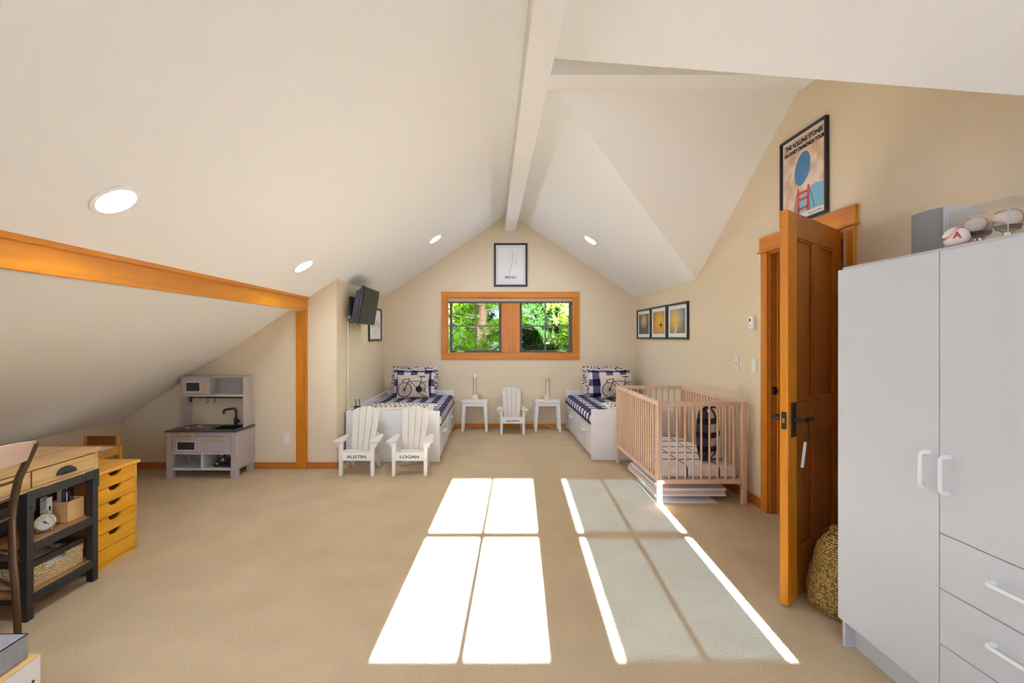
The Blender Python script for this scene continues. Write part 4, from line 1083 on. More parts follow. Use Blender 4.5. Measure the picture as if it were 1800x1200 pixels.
n.links.new(mixc(n, top_, (0.74, 0.67, 0.62), (0.045, 0.05, 0.085)), b.inputs['Base Color']); b.inputs['Roughness'].default_value = 0.9
cm = solo('crib_mattress', MB().box(kx0+0.045, kx1-0.048, ky0+0.047, ky1-0.047, 0.20, 0.312, 0.028), m, 'crib mattress in a white sheet with thin navy lines', 'mattress', origin=(cxm, cym, 0.20))
# round checked cushion standing in the crib
T = frame4(1.905, 4.27, 0.312+0.243, (0.71, 0.7042, 0), (0, 0, 1), (0.7042, -0.71, 0))
cu_ = root('crib_cushion', 'navy and white checked cushion standing on end inside the crib', 'cushion', mat4=T)
cv = part('cover', pillow_mb(0.30, 0.47, 0.17), M['gingC'], cu_, smooth=True)
g = MB()
f_ = lambda t_: pillow_fn(0.30, 0.47, 0.17)(math.sin(t_), math.cos(t_))
pts = [(0.148*math.copysign(abs(math.cos(a_))**0.6, math.cos(a_)), 0.232*math.copysign(abs(math.sin(a_))**0.6, math.sin(a_)), 0) for a_ in [2*math.pi*i/40 for i in range(41)]]
g.tube(pts, 0.010, 8)
part('piping', g, M['ink'], cv, smooth=True)
# flat packs under the crib
bx_ = root('flat_carton', 'flat white carton with a tan edge lying under the crib', 'carton', loc=(1.72, 4.50, 0.0))
part('carton', MB().box(1.40, 1.985, 4.12, 4.98, 0.060, 0.098, 0.002), M['pinkwood'], bx_, world=True)
part('white_face', MB().box(1.398, 1.992, 4.115, 4.985, 0.045, 0.060, 0.001), M['thermo'], bx_, world=True)
part('support_block', MB().box(1.45, 1.95, 4.3, 4.9, 0.010, 0.045), M['thermo'], bx_, world=True)
b2 = solo('white_board', MB().box(1.42, 1.985, 4.10, 4.96, 0.0985, 0.1165, 0.001), M['thermo'], 'thin white board on top of the carton under the crib', 'board', origin=(1.70, 4.53, 0.0985))
b3 = solo('paper_sheet', MB().box(1.42, 1.90, 4.07, 4.75, 0.001, 0.008, 0.001), M['paper'], 'white paper folder on the carpet at the bottom of the pile under the crib', 'folder', origin=(1.66, 4.4, 0.001))

# ------------------------------------------------------------------ play kitchen
x0, x1, y0, y1 = -3.214, -2.517, 4.760, 5.125
ZC = 0.476
kt = root('play_kitchen', 'grey toy kitchen with dark worktop and hutch under the sloped ceiling', 'play kitchen', loc=((x0+x1)/2, (y0+y1)/2, 0))
K = lambda n_, mb_, mt, par=None, sm=False: part(n_, mb_, M[mt], par or kt, smooth=sm, world=True)
lw = 0.062
for lx in (x0, x1-lw):
    for ly in (y0, y1-lw):
        K('leg', MB().box(lx+0.004, lx+lw-0.004, ly+0.004, ly+lw-0.004, 0.075, ZC-0.014, 0.002).box(lx, lx+lw, ly, ly+lw, 0.0, 0.065, 0.006).prism([(lx, ly), (lx+lw, ly), (lx+lw, ly+lw), (lx, ly+lw)], 2, 0.06, 0.075), 'kgrey')
for lx in (x0+0.008, x1-0.020): K('side_panel', MB().box(lx, lx+0.012, y0+lw-0.004, y1-lw+0.004, 0.082, ZC-0.014), 'kgrey')
K('back_panel', MB().box(x0+lw-0.004, x1-lw+0.004, y1-0.03, y1-0.02, 0.082, ZC-0.014), 'kgrey')
K('control_panel', MB().box(x0+lw-0.004, x1-lw+0.004, y0+0.012, y0+0.028, 0.417, ZC-0.014), 'kgrey')
K('shelf', MB().box(x0+0.02, x1-0.02, y0+0.012, y1-0.03, 0.084, 0.100, 0.001), 'kgrey_lt')
K('shelf', MB().box(x0+lw-0.004, x1-lw+0.004, y0+0.014, y1-0.03, 0.240, 0.256, 0.001), 'kgrey_lt')
xm = -2.868
K('divider', MB().box(xm-0.007, xm+0.007, y0+0.014, y1-0.03, 0.10, 0.415), 'kgrey_lt')
for kx in (-3.111, -3.043, -2.945):
    K('knob', MB().cyl((kx, y0+0.014, 0.440), (kx, y0-0.012, 0.440), 0.021, 0.018, 18), 'knobwood', None, True)
ov = K('oven_door', MB().box(x0+lw, xm-0.008, y0+0.006, y0+0.018, 0.258, 0.414, 0.002), 'kgrey')
K('window_frame', MB().box(-3.112, -2.918, y0+0.002, y0+0.006, 0.277, 0.377, 0.001), 'kgrey_lt', ov)
K('window_pane', MB().box(-3.098, -2.932, y0, y0+0.002, 0.290, 0.364), 'dglass', ov)
K('handle', MB().box(-3.142, -2.945, y0-0.018, y0-0.006, 0.383, 0.397, 0.004).box(-3.13, -3.12, y0-0.008, y0+0.006, 0.385, 0.395).box(-2.967, -2.957, y0-0.008, y0+0.006, 0.385, 0.395), 'knobwood', ov)
cd2 = K('cupboard_door', MB().box(xm+0.008, x1-lw, y0+0.006, y0+0.018, 0.258, 0.414, 0.002), 'kgrey')
K('handle', MB().box(-2.825, -2.645, y0-0.018, y0-0.006, 0.380, 0.394, 0.004).box(-2.815, -2.805, y0-0.008, y0+0.006, 0.382, 0.392).box(-2.665, -2.655, y0-0.008, y0+0.006, 0.382, 0.392), 'knobwood', cd2)
# worktop with a sink hole
sx0, sx1, sy0, sy1 = -2.80, -2.58, 4.84, 5.03
ct = K('worktop', MB().box(x0-0.006, sx0, y0-0.010, y1, ZC-0.014, ZC, 0.001).box(sx1, x1+0.008, y0-0.010, y1, ZC-0.014, ZC, 0.001).box(sx0, sx1, y0-0.010, sy0, ZC-0.014, ZC).box(sx0, sx1, sy1, y1, ZC-0.014, ZC), 'ktop')
K('sink', MB().box(sx0-0.004, sx1+0.004, sy0-0.004, sy1+0.004, ZC-0.07, ZC-0.065).box(sx0-0.004, sx0, sy0, sy1, ZC-0.066, ZC+0.002).box(sx1, sx1+0.004, sy0, sy1, ZC-0.066, ZC+0.002).box(sx0, sx1, sy0-0.004, sy0, ZC-0.066, ZC+0.002).box(sx0, sx1, sy1, sy1+0.004, ZC-0.066, ZC+0.002), 'black', ct)
hb = K('hob', MB().box(-3.165, -2.88, 4.81, 5.03, ZC, ZC+0.003, 0.001), 'dglass', ct)
for bx1_, by1_ in ((-3.075, 4.885), (-3.005, 4.975)): K('burner', MB().cyl((bx1_, by1_, ZC+0.003), (bx1_, by1_, ZC+0.014), 0.026, n=20), 'knobwood', hb)
fx, fy = -2.69, 5.075
fc = K('faucet', MB().cyl((fx, fy, ZC), (fx, fy, ZC+0.075), 0.019, n=14).tube([(fx, fy, ZC+0.07), (fx, fy, ZC+0.155), (fx-0.012, fy, ZC+0.170), (fx-0.03, fy-0.004, ZC+0.174), (fx-0.095, fy-0.02, ZC+0.166), (fx-0.108, fy-0.024, ZC+0.158), (fx-0.114, fy-0.026, ZC+0.120)], 0.0115, 12).cyl((fx+0.01, fy-0.004, ZC+0.042), (fx+0.045, fy-0.018, ZC+0.046), 0.014, n=12), 'black', None, True)
hy0, hy1, ZT = 4.930, 5.105, 0.985
hl, hr = -3.180, -2.528
K('hutch_side', MB().box(hl, hl+0.014, hy0, hy1, ZC, ZT, 0.001), 'kgrey')
K('hutch_side', MB().box(hr-0.014, hr, hy0, hy1, ZC, ZT, 0.001), 'kgrey')
K('hutch_top', MB().box(hl, hr, hy0, hy1, ZT, ZT+0.010, 0.001), 'kgrey')
K('hutch_shelf', MB().box(hl+0.014, hr-0.014, hy0, hy1, 0.795, 0.808, 0.001), 'kgrey_lt')
K('hutch_back', MB().box(hl+0.014, hr-0.014, hy1-0.008, hy1, 0.808, ZT), 'kgrey')
mw_ = K('microwave', MB().box(-3.164, -2.877, hy0+0.002, hy1-0.01, 0.810, ZT-0.002, 0.002), 'kgrey')
K('door', MB().box(-3.158, -2.884, hy0-0.006, hy0+0.002, 0.816, ZT-0.010, 0.001), 'kgrey', mw_)
K('window', MB().box(-3.120, -2.970, hy0-0.009, hy0-0.006, 0.838, 0.945, 0.001), 'kgrey_lt', mw_)
K('pane', MB().box(-3.112, -2.978, hy0-0.0105, hy0-0.009, 0.848, 0.935), 'dglass', mw_)
K('knob', MB().cyl((-2.936, hy0-0.006, 0.892), (-2.936, hy0-0.028, 0.892), 0.022, 0.018, 18), 'knobwood', mw_, True)
rl = K('hanging_rail', MB().box(hl+0.10, hr-0.014, hy0+0.02, hy0+0.030, 0.774, 0.786, 0.002).box(hl+0.085, hl+0.105, hy0+0.015, hy0+0.035, 0.735, 0.790, 0.003), 'black')
for hx_ in (-2.908, -2.838):
    K('hook', MB().tube([(hx_, hy0+0.025, 0.790), (hx_, hy0+0.012, 0.775), (hx_+0.004, hy0+0.015, 0.745), (hx_+0.002, hy0+0.010, 0.728), (hx_-0.014, hy0+0.008, 0.730)], 0.0035, 8), 'ironblack', rl)
# folded cloth in the right cubby
m, n, b = newmat('dark_camouflage_cloth'); tc = N(n, 'ShaderNodeTexCoord'); vo = N(n, 'ShaderNodeTexVoronoi'); vo.inputs['Scale'].default_value = 45
n.links.new(tc.outputs['Object'], vo.inputs['Vector']); rp = N(n, 'ShaderNodeValToRGB'); rp.color_ramp.interpolation = 'CONSTANT'
rp.color_ramp.elements[0].color = (0.012, 0.010, 0.010, 1); rp.color_ramp.elements[1].position = 0.62; rp.color_ramp.elements[1].color = (0.09, 0.03, 0.02, 1)
e_ = rp.color_ramp.elements.new(0.8); e_.color = (0.55, 0.47, 0.40, 1)
n.links.new(vo.outputs['Color'], rp.inputs[0]); n.links.new(rp.outputs[0], b.inputs['Base Color']); b.inputs['Roughness'].default_value = 0.9
cl = root('cloth_bundle', 'dark patterned cloth bundle in the lower cubby of the toy kitchen', 'cloth', loc=(-2.69, 4.90, 0.1005))
part('fold', MB().box(-0.10, 0.10, -0.085, 0.09, 0.0, 0.040, 0.018), m, cl)
part('fold', MB().box(-0.085, 0.10, -0.075, 0.085, 0.036, 0.075, 0.018), m, cl)
part('fold', MB().box(-0.04, 0.10, -0.06, 0.08, 0.070, 0.110, 0.018), m, cl)

# ------------------------------------------------------------------ desk
DX = -2.28
dk = root('desk', 'pale wood desk with cup-pull drawers on a black steel frame', 'desk', loc=(DX-0.3, 2.0, 0))
D = lambda n_, mb_, mt, par=None, sm=False, lb=None: part(n_, mb_, M[mt], par or dk, smooth=sm, world=True, label=lb)
Yn, Yf, Xb = 0.90, 2.800, -2.84
yy = Xb
pk = 5
for i in range(pk):
    a_ = Xb-0.01+(DX+0.012-Xb+0.01)*i/pk; b_ = Xb-0.01+(DX+0.012-Xb+0.01)*(i+1)/pk
    D('top_plank', MB().box(a_+0.0006, b_-0.0006, Yn-0.005, Yf+0.005, 0.742, 0.765, 0.002), 'desk')
D('drawer_case', MB().box(Xb, DX, Yn, Yf, 0.636, 0.742, 0.002), 'desk')
for (ya_, yb_) in ((2.390, 2.775), (1.93, 2.385), (1.45, 1.925), (0.94, 1.445)):
    D('drawer_gap', MB().box(DX, DX+0.0008, ya_, yb_, 0.650, 0.738), 'darkframe')
    dr = D('drawer', MB().box(DX, DX+0.004, ya_+0.004, yb_-0.004, 0.6535, 0.7345, 0.001), 'desk')
    yc = (ya_+yb_)/2
    g = MB(); vs = []; fs = []; n_ = 14
    for i in range(n_+1):
        a_ = math.pi*i/n_
        for rr, xx in ((1.0, 0.0), (0.85, 0.016), (0.5, 0.024), (0.0, 0.025)):
            vs.append((DX+0.004+xx, yc+0.060*rr*math.cos(a_), 0.676+0.036*rr*math.sin(a_)))
    for i in range(n_):
        for j in range(3): fs.append((i*4+j, (i+1)*4+j, (i+1)*4+j+1, i*4+j+1))
    g.add(vs, fs); g.add([(x+0.0008, y, z) for x, y, z in vs], [q[::-1] for q in fs])
    D('cup_pull', g, 'ironblack', dr, True)
for ya_, yb_ in ((2.370, 2.408), (2.762, 2.800), (Yn, Yn+0.038)):
    for xa_ in (DX-0.040, Xb):
        D('leg', MB().box(xa_, xa_+0.040, ya_, yb_, 0, 0.636, 0.002), 'blackmetal')
D('frame_rail', MB().box(DX-0.030, DX+0.001, 2.408, 2.762, 0.590, 0.636, 0.002), 'blackmetal')
br = D('corner_bracket', MB().box(DX, DX+0.004, 2.368, 2.412, 0.535, 0.640, 0.001).box(DX, DX+0.004, 2.412, 2.455, 0.592, 0.640, 0.001), 'blackmetal')
br2 = D('corner_bracket', MB().box(DX, DX+0.004, 2.758, 2.803, 0.535, 0.640, 0.001).box(DX, DX+0.004, 2.715, 2.758, 0.592, 0.640, 0.001), 'blackmetal')
for par, pts in ((br, ((2.390, 0.62), (2.390, 0.56), (2.437, 0.616))), (br2, ((2.780, 0.62), (2.780, 0.56), (2.733, 0.616)))):
    for (yy_, zz_) in pts: D('rivet', MB().lathe([(0.0, 0.004), (0.004, 0.003), (0.006, 0.0)], 10, T=Matrix.Translation((DX+0.004, yy_, zz_)) @ Matrix.Rotation(R(90), 4, 'Y')), 'ironblack', par, True)
for zt_, zb_ in ((0.375, 0.332), (0.125, 0.082)):
    D('shelf', MB().box(Xb+0.041, DX-0.012, 2.372, 2.798, zt_-0.016, zt_, 0.001), 'shelfwood')
    D('shelf_rail', MB().box(DX-0.012, DX+0.001, 2.408, 2.762, zb_, zt_-0.002, 0.001), 'blackmetal')
    D('shelf_rail', MB().box(Xb+0.040, DX-0.040, 2.372, 2.384, zb_, zt_-0.017, 0.001), 'blackmetal')
# clock
cT = frame4(-2.345, 2.535, 0.3755+0.0545, (0.62, 0.784, 0), (0, 0, 1), (0.784, -0.62, 0)) @ Matrix.Scale(0.84, 4)
ck = root('alarm_clock', 'round nickel alarm clock with a top handle on the desk shelf', 'clock', mat4=cT)
part('case', MB().lathe([(0.0, -0.045), (0.040, -0.043), (0.050, -0.030), (0.051, 0.0), (0.053, 0.006), (0.053, 0.012), (0.045, 0.013), (0.044, 0.008)], 32), M['chrome'], ck, smooth=True)
part('dial', MB().lathe([(0.0, 0.0085), (0.045, 0.0085), (0.045, 0.006)], 32), M['plate'], ck)
g = MB()
for i in range(12):
    a_ = 2*math.pi*i/12; ribbon(g, [(0.034*math.cos(a_), 0.034*math.sin(a_)), (0.040*math.cos(a_), 0.040*math.sin(a_))], 0.003, fl(0.0092))
part('hour_marks', g, M['ink'], ck)
g = MB(); ribbon(g, [(-0.004, 0.003), (0.020, -0.016)], 0.004, fl(0.0098)); ribbon(g, [(0.0, -0.002), (-0.010, 0.012)], 0.004, fl(0.0098)); g.lathe([(0.0, 0.011), (0.006, 0.0105), (0.006, 0.009)], 12)
part('hands', g, M['ink'], ck)
part('carry_handle', MB().tube([(-0.018, 0.048, -0.012), (-0.018, 0.064, -0.012), (0.0, 0.070, -0.012), (0.018, 0.064, -0.012), (0.018, 0.048, -0.012)], 0.0035, 8), M['chrome'], ck)
for s in (-1, 1): part('foot', MB().tube([(s*0.028, -0.040, -0.015), (s*0.036, -0.060, -0.015)], [0.005, 0.004], 8), M['chrome'], ck)
# birch pencil box and its contents
pbx = root('pencil_box', 'open square birch box full of pens on the desk shelf', 'box', loc=(-2.38, 2.717, 0.3755))
a0, a1, b0, b1, zt_ = -2.435, -2.338, 2.664, 2.770, 0.489
for n_, q in (('side', (a0, a1, b0, b0+0.006)), ('side', (a0, a1, b1-0.006, b1)), ('side', (a0, a0+0.006, b0+0.006, b1-0.006)), ('side', (a1-0.006, a1, b0+0.006, b1-0.006))):
    part(n_, MB().box(*q, 0.376, zt_, 0.001), M['boxwood'], pbx, world=True)
part('bottom', MB().box(a0+0.006, a1-0.006, b0+0.006, b1-0.006, 0.376, 0.382), M['boxwood'], pbx, world=True)
rnd = random.Random(11)
pl_ = [('blue', (0.05, 0.08, 0.2)), ('black', (0.012, 0.012, 0.014)), ('white', (0.62, 0.64, 0.68)), ('dark red', (0.18, 0.02, 0.03)), ('grey', (0.3, 0.3, 0.32)), ('silver', (0.5, 0.5, 0.52)), ('navy', (0.02, 0.03, 0.08))]
for i, (cn, c) in enumerate(pl_):
    x_ = a0+0.02+(a1-a0-0.04)*((i*0.37) % 1); y_ = b0+0.02+(b1-b0-0.04)*((i*0.53+0.2) % 1)
    tx, ty = rnd.uniform(-0.012, 0.012), rnd.uniform(-0.012, 0.014); hh = rnd.uniform(0.125, 0.165)
    pn = root('pen', cn+' pen standing in the birch box on the desk shelf', 'pen', loc=(x_, y_, 0.3825), group='pens in the birch box')
    part('barrel', MB().tube([(0, 0, 0.0), (tx*0.7, ty*0.7, hh*0.7)], 0.0045, 8), plain('pen_'+cn.replace(' ', '_'), c, 0.4), pn)
    part('cap', MB().tube([(tx*0.7, ty*0.7, hh*0.7), (tx, ty, hh)], [0.0055, 0.005], 8), M['black'] if i % 2 else M['spkbody'], pn)
dv = root('hole_punch', 'white and black plastic gadget rising from the birch box', 'gadget', loc=(-2.405, 2.70, 0.3825))
part('grip', MB().box(-0.016, 0.016, -0.014, 0.014, 0.0, 0.165, 0.005), M['spkbody'], dv)
part('head', MB().box(-0.022, 0.020, -0.022, 0.026, 0.165, 0.198, 0.006), M['thermo'], dv)
part('clamp', MB().box(0.016, 0.028, -0.020, 0.012, 0.10, 0.168, 0.004), M['black'], dv)
wt_ = root('plastic_tower', 'white plastic toy tower with a notched top behind the alarm clock', 'toy', loc=(-2.425, 2.630, 0.3755))
part('body', MB().box(-0.019, 0.019, -0.018, 0.018, 0, 0.135, 0.003), M['thermo'], wt_)
for s in (-1, 1): part('battlement', MB().box(s*0.019, s*0.007, -0.018, 0.018, 0.135, 0.152, 0.002), M['thermo'], wt_)
part('window', MB().box(0.019, 0.0196, -0.006, 0.006, 0.08, 0.105), M['black'], wt_)
# printer deeper on the shelf
pr = root('printer', 'black box printer on the shelf deep inside the desk', 'printer', loc=(-2.66, 2.58, 0.3755))
part('body', MB().box(-2.79, -2.50, 2.42, 2.74, 0.376, 0.53, 0.008), M['black'], pr, world=True)
part('paper_tray', MB().box(-2.75, -2.54, 2.392, 2.42, 0.39, 0.405, 0.002), M['darkframe'], pr, world=True)
part('status_light', MB().cyl((-2.55, 2.4195, 0.445), (-2.55, 2.416, 0.445), 0.006, n=10), M['spkbody'], pr, world=True)
# basket on the lower shelf
bk = root('seagrass_basket', 'low woven seagrass basket with black lining on the bottom desk shelf', 'basket', loc=(-2.5, 2.585, 0.1255))
bx0_, bx1_, by0_, by1_, bz0_, bz1_ = -2.72, -2.318, 2.425, 2.742, 0.126, 0.238
part('front', MB().box(bx1_-0.012, bx1_, by0_, by1_, bz0_, 0.205, 0.003).box(bx1_-0.012, bx1_, by0_, 2.515, 0.205, bz1_).box(bx1_-0.012, bx1_, 2.635, by1_, 0.205, bz1_), M['seagrass'], bk, world=True)
part('side', MB().box(bx0_, bx1_-0.012, by0_, by0_+0.012, bz0_, bz1_, 0.003), M['seagrass'], bk, world=True)
part('side', MB().box(bx0_, bx1_-0.012, by1_-0.012, by1_, bz0_, bz1_, 0.003), M['seagrass'], bk, world=True)
part('back', MB().box(bx0_, bx0_+0.012, by0_+0.012, by1_-0.012, bz0_, bz1_, 0.003), M['seagrass'], bk, world=True)
part('bottom', MB().box(bx0_+0.012, bx1_-0.012, by0_+0.012, by1_-0.012, bz0_, bz0_+0.01), M['seagrass'], bk, world=True)
part('lining', MB().box(bx1_-0.016, bx1_+0.002, by0_-0.002, 2.515, bz1_-0.002, 0.266).box(bx1_-0.016, bx1_+0.002, 2.635, by1_+0.002, bz1_-0.002, 0.266).box(bx1_-0.016, bx1_+0.002, 2.512, 2.638, 0.240, 0.266)
     .box(bx0_, bx1_-0.016, by0_-0.002, by0_+0.014, bz1_-0.002, 0.266).box(bx0_, bx1_-0.016, by1_-0.014, by1_+0.002, bz1_-0.002, 0.266).box(bx0_-0.002, bx0_+0.014, by0_, by1_, bz1_-0.002, 0.266), M['black'], bk, world=True)
pa = solo('paper_stack', MB().box(-2.70, bx1_-0.022, by0_+0.03, by1_-0.03, bz0_+0.011, 0.216, 0.002), M['paper'], 'stack of white papers inside the seagrass basket', 'paper', origin=(-2.5, 2.58, 0.137))

# ------------------------------------------------------------------ desk chair
chr_ = root('desk_chair', 'bronze metal chair with pale wood top rail pushed under the desk', 'chair', loc=(-2.35, 2.02, 0))
Cc = lambda n_, mb_, mt, par=None, sm=True: part(n_, mb_, M[mt], par or chr_, smooth=sm, world=True)
path = [(-2.098, 0.915), (-2.135, 0.830), (-2.173, 0.752), (-2.197, 0.648), (-2.206, 0.56), (-2.204, 0.49), (-2.200, 0.36), (-2.190, 0.27), (-2.180, 0.08), (-2.175, 0.0)]
Yp, Yq = 2.22, 1.83
for Y_ in (Yp, Yq): Cc('rear_leg', MB().tube([(x, Y_, z) for x, z in path], [0.016]*8+[0.015, 0.014], 12), 'bronze')
g = MB(); nn = 14; vs = []; fs = []
for i in range(nn+1):
    u = i/nn; y = Yp+0.002-(Yp-Yq-0.004)*u; bow_ = 0.045*math.sin(math.pi*u); top = 0.922+0.020*math.sin(math.pi*u); bot = 0.835+0.004*math.sin(math.pi*u)
    for (dx_, z) in ((-0.009, bot), (0.009, bot), (0.009+0.0, top), (-0.009, top)):
        xx = (-2.095 if z > 0.88 else -2.132)+dx_-0.004+bow_; vs.append((xx, y, z))
for i in range(nn):
    for j in range(4): fs.append((i*4+j, i*4+(j+1) % 4, (i+1)*4+(j+1) % 4, (i+1)*4+j))
fs += [(0, 1, 2, 3), (nn*4+3, nn*4+2, nn*4+1, nn*4)]
g.add(vs, fs); Cc('top_rail', g, 'pinkwood')
for z, x in ((0.745, -2.173), (0.665, -2.192), (0.575, -2.203)):
    Cc('back_rod', MB().tube([(x+0.03*math.sin(math.pi*i/8), Yp-(Yp-Yq)*i/8, z+0.006*math.sin(math.pi*i/8)) for i in range(9)], 0.0065, 8), 'bronze')
sp_pts = []
for i in range(28):
    a_ = 2*math.pi*i/28; c_, s_ = math.cos(a_), math.sin(a_)
    sp_pts.append((-2.40+0.20*math.copysign(abs(c_)**0.55, c_), 2.025+0.185*math.copysign(abs(s_)**0.55, s_)))
Cc('seat', MB().prism(sp_pts, 2, 0.445, 0.475), 'shelfwood', None, False)
for Y_ in (Yp-0.02, Yq+0.02): Cc('front_leg', MB().tube([(-2.56, Y_, 0.445), (-2.575, Y_, 0.22), (-2.59, Y_, 0.0)], [0.015, 0.014, 0.012], 12), 'bronze')
for Y_ in (Yp, Yq): Cc('seat_bracket', MB().tube([(-2.20, Y_, 0.40), (-2.28, Y_-0.03*(1 if Y_ > 2 else -1), 0.435), (-2.36, Y_-0.05*(1 if Y_ > 2 else -1), 0.444)], 0.007, 8), 'bronze')
for Y_ in (Yp, Yq): Cc('stretcher', MB().tube([(-2.188, Y_, 0.25), (-2.30, Y_, 0.30), (-2.45, Y_, 0.30), (-2.575, Y_, 0.25)], 0.008, 8), 'bronze')

# ------------------------------------------------------------------ pine drawer unit
px0, px1, py0_, py1_, pzt = -2.80, -2.354, 2.835, 3.205, 0.588
pd = root('pine_drawer_unit', 'amber pine chest with six shallow drawers beside the desk', 'drawer unit', loc=(-2.58, 3.02, 0))
Pd = lambda n_, mb_, mt, par=None: part(n_, mb_, M[mt], par or pd, world=True)
Pd('top', MB().box(px0-0.01, px1+0.018, py0_-0.012, py1_+0.016, pzt-0.020, pzt, 0.006), 'pine')
for ya_, yb_ in ((py0_, py0_+0.018), (py1_-0.018, py1_)): Pd('side', MB().box(px0, px1, ya_, yb_, 0, pzt-0.020, 0.002), 'pine_lt' if ya_ > 3 else 'pine_dk')  # near side is browner: its shade is put into the wood colour
Pd('back', MB().box(px0, px0+0.008, py0_+0.018, py1_-0.018, 0.02, pzt-0.020), 'pine')
Pd('plinth', MB().box(px1-0.022, px1-0.004, py0_+0.018, py1_-0.018, 0, 0.022), 'pine')
hd_ = (pzt-0.020-0.024)/6
for i in range(6):
    z1_ = pzt-0.022-i*hd_; z0_ = z1_-hd_+0.004
    yc = (py0_+py1_)/2; pts = [(py0_+0.020, z0_), (py1_-0.020, z0_), (py1_-0.020, z1_)]
    if i < 5: pts += [(yc+0.052*math.cos(math.pi*k/12), z1_-0.030*math.sin(math.pi*k/12)) for k in range(13)]
    pts += [(py0_+0.020, z1_)]
    dr = Pd('drawer', MB().prism(pts, 0, px1-0.016, px1-0.001), 'pine')
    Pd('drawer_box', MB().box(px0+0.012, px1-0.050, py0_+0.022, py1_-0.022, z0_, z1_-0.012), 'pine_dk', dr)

# ------------------------------------------------------------------ child table and chair in the alcove
tx0, tx1, ty0, ty1, tz = -3.78, -3.235, 3.62, 4.235, 0.452
ct_ = root('child_table', 'small pine child table with a white top in the low alcove', 'table', loc=((tx0+tx1)/2, (ty0+ty1)/2, 0))
Ct = lambda n_, mb_, mt: part(n_, mb_, M[mt], ct_, world=True)
for xa_ in (tx0, tx1-0.032):
    for ya_ in (ty0, ty1-0.032): Ct('leg', MB().box(xa_, xa_+0.032, ya_, ya_+0.032, 0, tz, 0.003), 'pine_lt')
for xa_ in (tx0+0.006, tx1-0.024): Ct('rail', MB().box(xa_, xa_+0.018, ty0+0.032, ty1-0.032, tz-0.070, tz, 0.003), 'pine_lt')
for ya_ in (ty0+0.006, ty1-0.024): Ct('rail', MB().box(tx0+0.032, tx1-0.032, ya_, ya_+0.018, tz-0.070, tz, 0.003), 'pine_lt')
Ct('top', MB().box(tx0+0.024, tx1-0.024, ty0+0.024, ty1-0.024, tz-0.020, tz-0.008), 'thermo')
qx0, qx1 = PW(149, 0, 4.36).x, PW(209.5, 0, 4.36).x
cc_ = root('child_chair', 'small brown pine child chair tucked behind the white-topped table', 'chair', loc=((qx0+qx1)/2, 4.4, 0))
Cq = lambda n_, mb_, mt: part(n_, mb_, M[mt], cc_, world=True)
for xa_ in (qx0, qx1-0.026):
    Cq('rear_leg', MB().box(xa_, xa_+0.026, 4.345, 4.372, 0, 0.510, 0.003), 'pine_lt')
    Cq('front_leg', MB().box(xa_, xa_+0.026, 4.125, 4.152, 0, 0.270, 0.003), 'pine_lt')
Cq('back_board', MB().box(qx0+0.026, qx1-0.026, 4.350, 4.364, 0.425, 0.508, 0.003), 'pine_dk')
Cq('back_board', MB().box(qx0+0.026, qx1-0.026, 4.350, 4.364, 0.33, 0.37, 0.003), 'pine_dk')
Cq('seat', MB().box(qx0, qx1, 4.12, 4.345, 0.270, 0.284, 0.003), 'pine_lt')
Cq('seat_rail', MB().box(qx0+0.026, qx1-0.026, 4.13, 4.145, 0.22, 0.27), 'pine_lt')

# ------------------------------------------------------------------ low bed by the camera
fb = root('low_bed_frame', 'low white bed frame with a pale wood edge in front of the desk', 'bed frame', loc=(-1.9, 1.0, 0))
Fb = lambda n_, mb_, mt: part(n_, mb_, M[mt], fb, world=True)
ex0, ex1, ey0, ey1 = -2.06, -1.566, -0.25, 1.680
Fb('side_board', MB().box(ex1-0.045, ex1-0.001, ey0, ey1, 0.0, 0.296, 0.002), 'white')
Fb('side_board', MB().box(ex0+0.001, ex0+0.045, ey0, ey1, 0.0, 0.296, 0.002), 'white')
Fb('end_board', MB().box(ex0+0.045, ex1-0.045, ey1-0.045, ey1-0.001, 0.0, 0.296, 0.002), 'white')
Fb('end_board', MB().box(ex0+0.045, ex1-0.045, ey0, ey0+0.045, 0.0, 0.296, 0.002), 'white')
Fb('edge_trim', MB().box(ex1-0.046, ex1, ey0, ey1, 0.296, 0.301, 0.001).box(ex0, ex0+0.046, ey0, ey1, 0.296, 0.301, 0.001).box(ex0+0.046, ex1-0.046, ey1-0.046, ey1, 0.296, 0.301, 0.001).box(ex0+0.046, ex1-0.046, ey0, ey0+0.046, 0.296, 0.301, 0.001), 'boxwood')
Fb('deck', MB().box(ex0+0.046, ex1-0.046, ey0+0.046, ey1-0.046, 0.24, 0.26), 'boxwood')
Fb('screw_cap', MB().cyl((ex1-0.002, ey1-0.03, 0.225), (ex1+0.001, ey1-0.03, 0.225), 0.005, n=10), 'darkframe')
gm = root('grey_pad', 'thick grey felt pad with dark piping lying on the low bed frame', 'pad', loc=(-1.9, 1.0, 0.301))
part('pad', MB().box(ex0+0.025, ex1-0.026, ey0+0.03, ey1-0.018, 0.3015, 0.381, 0.004), M['greyfab'], gm, world=True)
part('piping', MB().tube([(ex1-0.028, ey0+0.035, 0.381), (ex1-0.028, ey1-0.020, 0.381), (ex0+0.027, ey1-0.020, 0.381), (ex0+0.027, ey0+0.035, 0.381)], 0.0025, 6), M['darkframe'], gm, world=True)

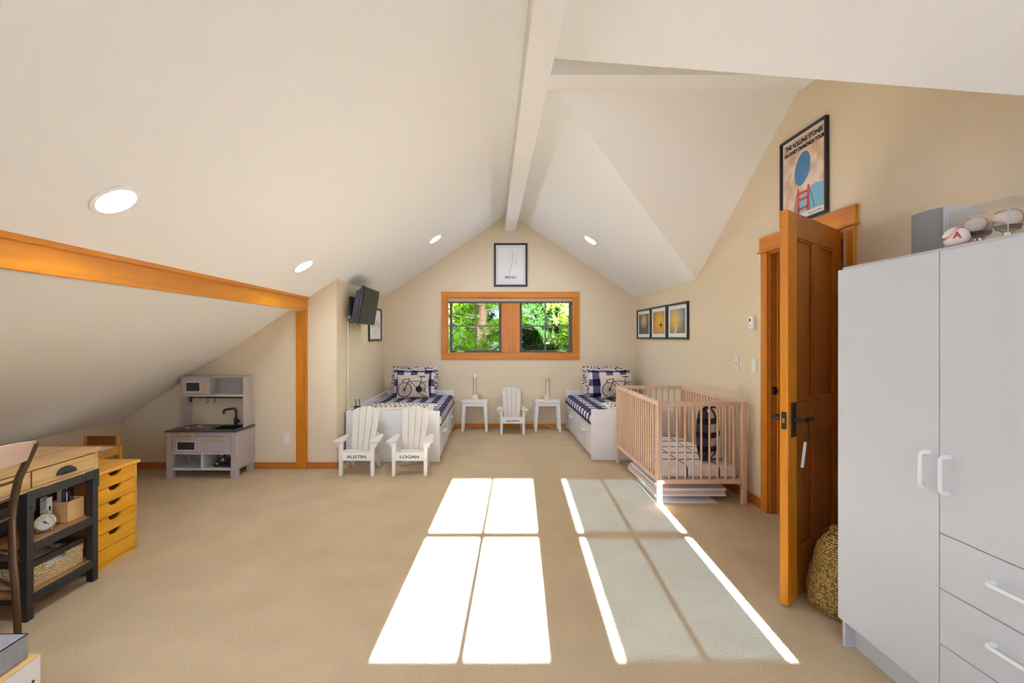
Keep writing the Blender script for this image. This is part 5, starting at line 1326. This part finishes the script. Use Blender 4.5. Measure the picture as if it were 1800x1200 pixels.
# ------------------------------------------------------------------ outdoors
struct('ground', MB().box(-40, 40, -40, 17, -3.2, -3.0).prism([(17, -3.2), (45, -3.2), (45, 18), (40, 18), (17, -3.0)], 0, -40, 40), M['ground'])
def needle_tufts(g, centers, rnd, L_, k):
    for c in centers:
        ax = Vector((rnd.gauss(0, 1), rnd.gauss(0, 1), rnd.gauss(0.5, 0.8))).normalized()
        for i in range(k):
            d = (ax*rnd.uniform(0.2, 1.0)+Vector((rnd.gauss(0, 0.7), rnd.gauss(0, 0.7), rnd.gauss(0, 0.7)))).normalized()
            s = d.cross(Vector((rnd.gauss(0, 1), rnd.gauss(0, 1), rnd.gauss(0, 1)))).normalized()*0.0085
            e = c+d*L_*rnd.uniform(0.6, 1.1); g.add([c-s, c+s, e+s*0.5, e-s*0.5], [(0, 1, 2, 3)])
def pine_tree(label, x, y, rnd, spread=2.6, zc=1.5, nb=46, tufts=16, trunk_r=0.10, mt='needle', ks=22, L_=0.15, zs=1.7):
    t = root('pine_tree', label, 'tree', loc=(x, y, -3.0), group='trees outside the window')
    part('trunk', MB().tube([(0, 0, 0), (0.03, 0, 2.5), (-0.03, 0.02, 4.6), (0.02, 0, 6.8), (0.0, 0, 9.0)], [trunk_r*1.6, trunk_r*1.2, trunk_r, trunk_r*0.7, 0.02], 12), M['bark'], t, smooth=True)
    f = MB(); tw = MB()
    for i in range(nb):
        z = zc+3.0+rnd.uniform(-zs, zs); a_ = rnd.uniform(-math.pi/2+0.42, 1.5*math.pi-0.42); ln = spread*rnd.uniform(0.45, 1.0)
        p0 = Vector((0, 0, z)); d = Vector((math.cos(a_), math.sin(a_), rnd.uniform(-0.12, 0.30))); p1 = p0+d*ln; pm = p0+d*ln*0.5+Vector((0, 0, -0.06))
        tw.tube([p0, pm, p1], [0.020, 0.014, 0.006], 5)
        cs = []
        for j in range(tufts):
            q_ = 0.25+0.75*(j+rnd.random())/tufts; c = p0.lerp(p1, q_)+Vector((rnd.gauss(0, 0.13), rnd.gauss(0, 0.13), rnd.gauss(0, 0.09)))
            cs.append(c)
            if j % 3 == 0: tw.tube([p0.lerp(p1, q_), c], [0.008, 0.004], 4)
        needle_tufts(f, cs, rnd, L_, ks)
    part('branches', tw, M['twig'], t)['kind'] = 'stuff'
    part('foliage', f, M[mt], t)['kind'] = 'stuff'
    return t
pine_tree('sunlit green pine with a reddish trunk close outside the window', -0.19, 10.3, random.Random(21), spread=1.15, nb=84, tufts=12, ks=24)
pine_tree('green pine outside the window sash nearer the crib', 2.35, 10.9, random.Random(22), spread=1.15, nb=84, tufts=12, ks=24)
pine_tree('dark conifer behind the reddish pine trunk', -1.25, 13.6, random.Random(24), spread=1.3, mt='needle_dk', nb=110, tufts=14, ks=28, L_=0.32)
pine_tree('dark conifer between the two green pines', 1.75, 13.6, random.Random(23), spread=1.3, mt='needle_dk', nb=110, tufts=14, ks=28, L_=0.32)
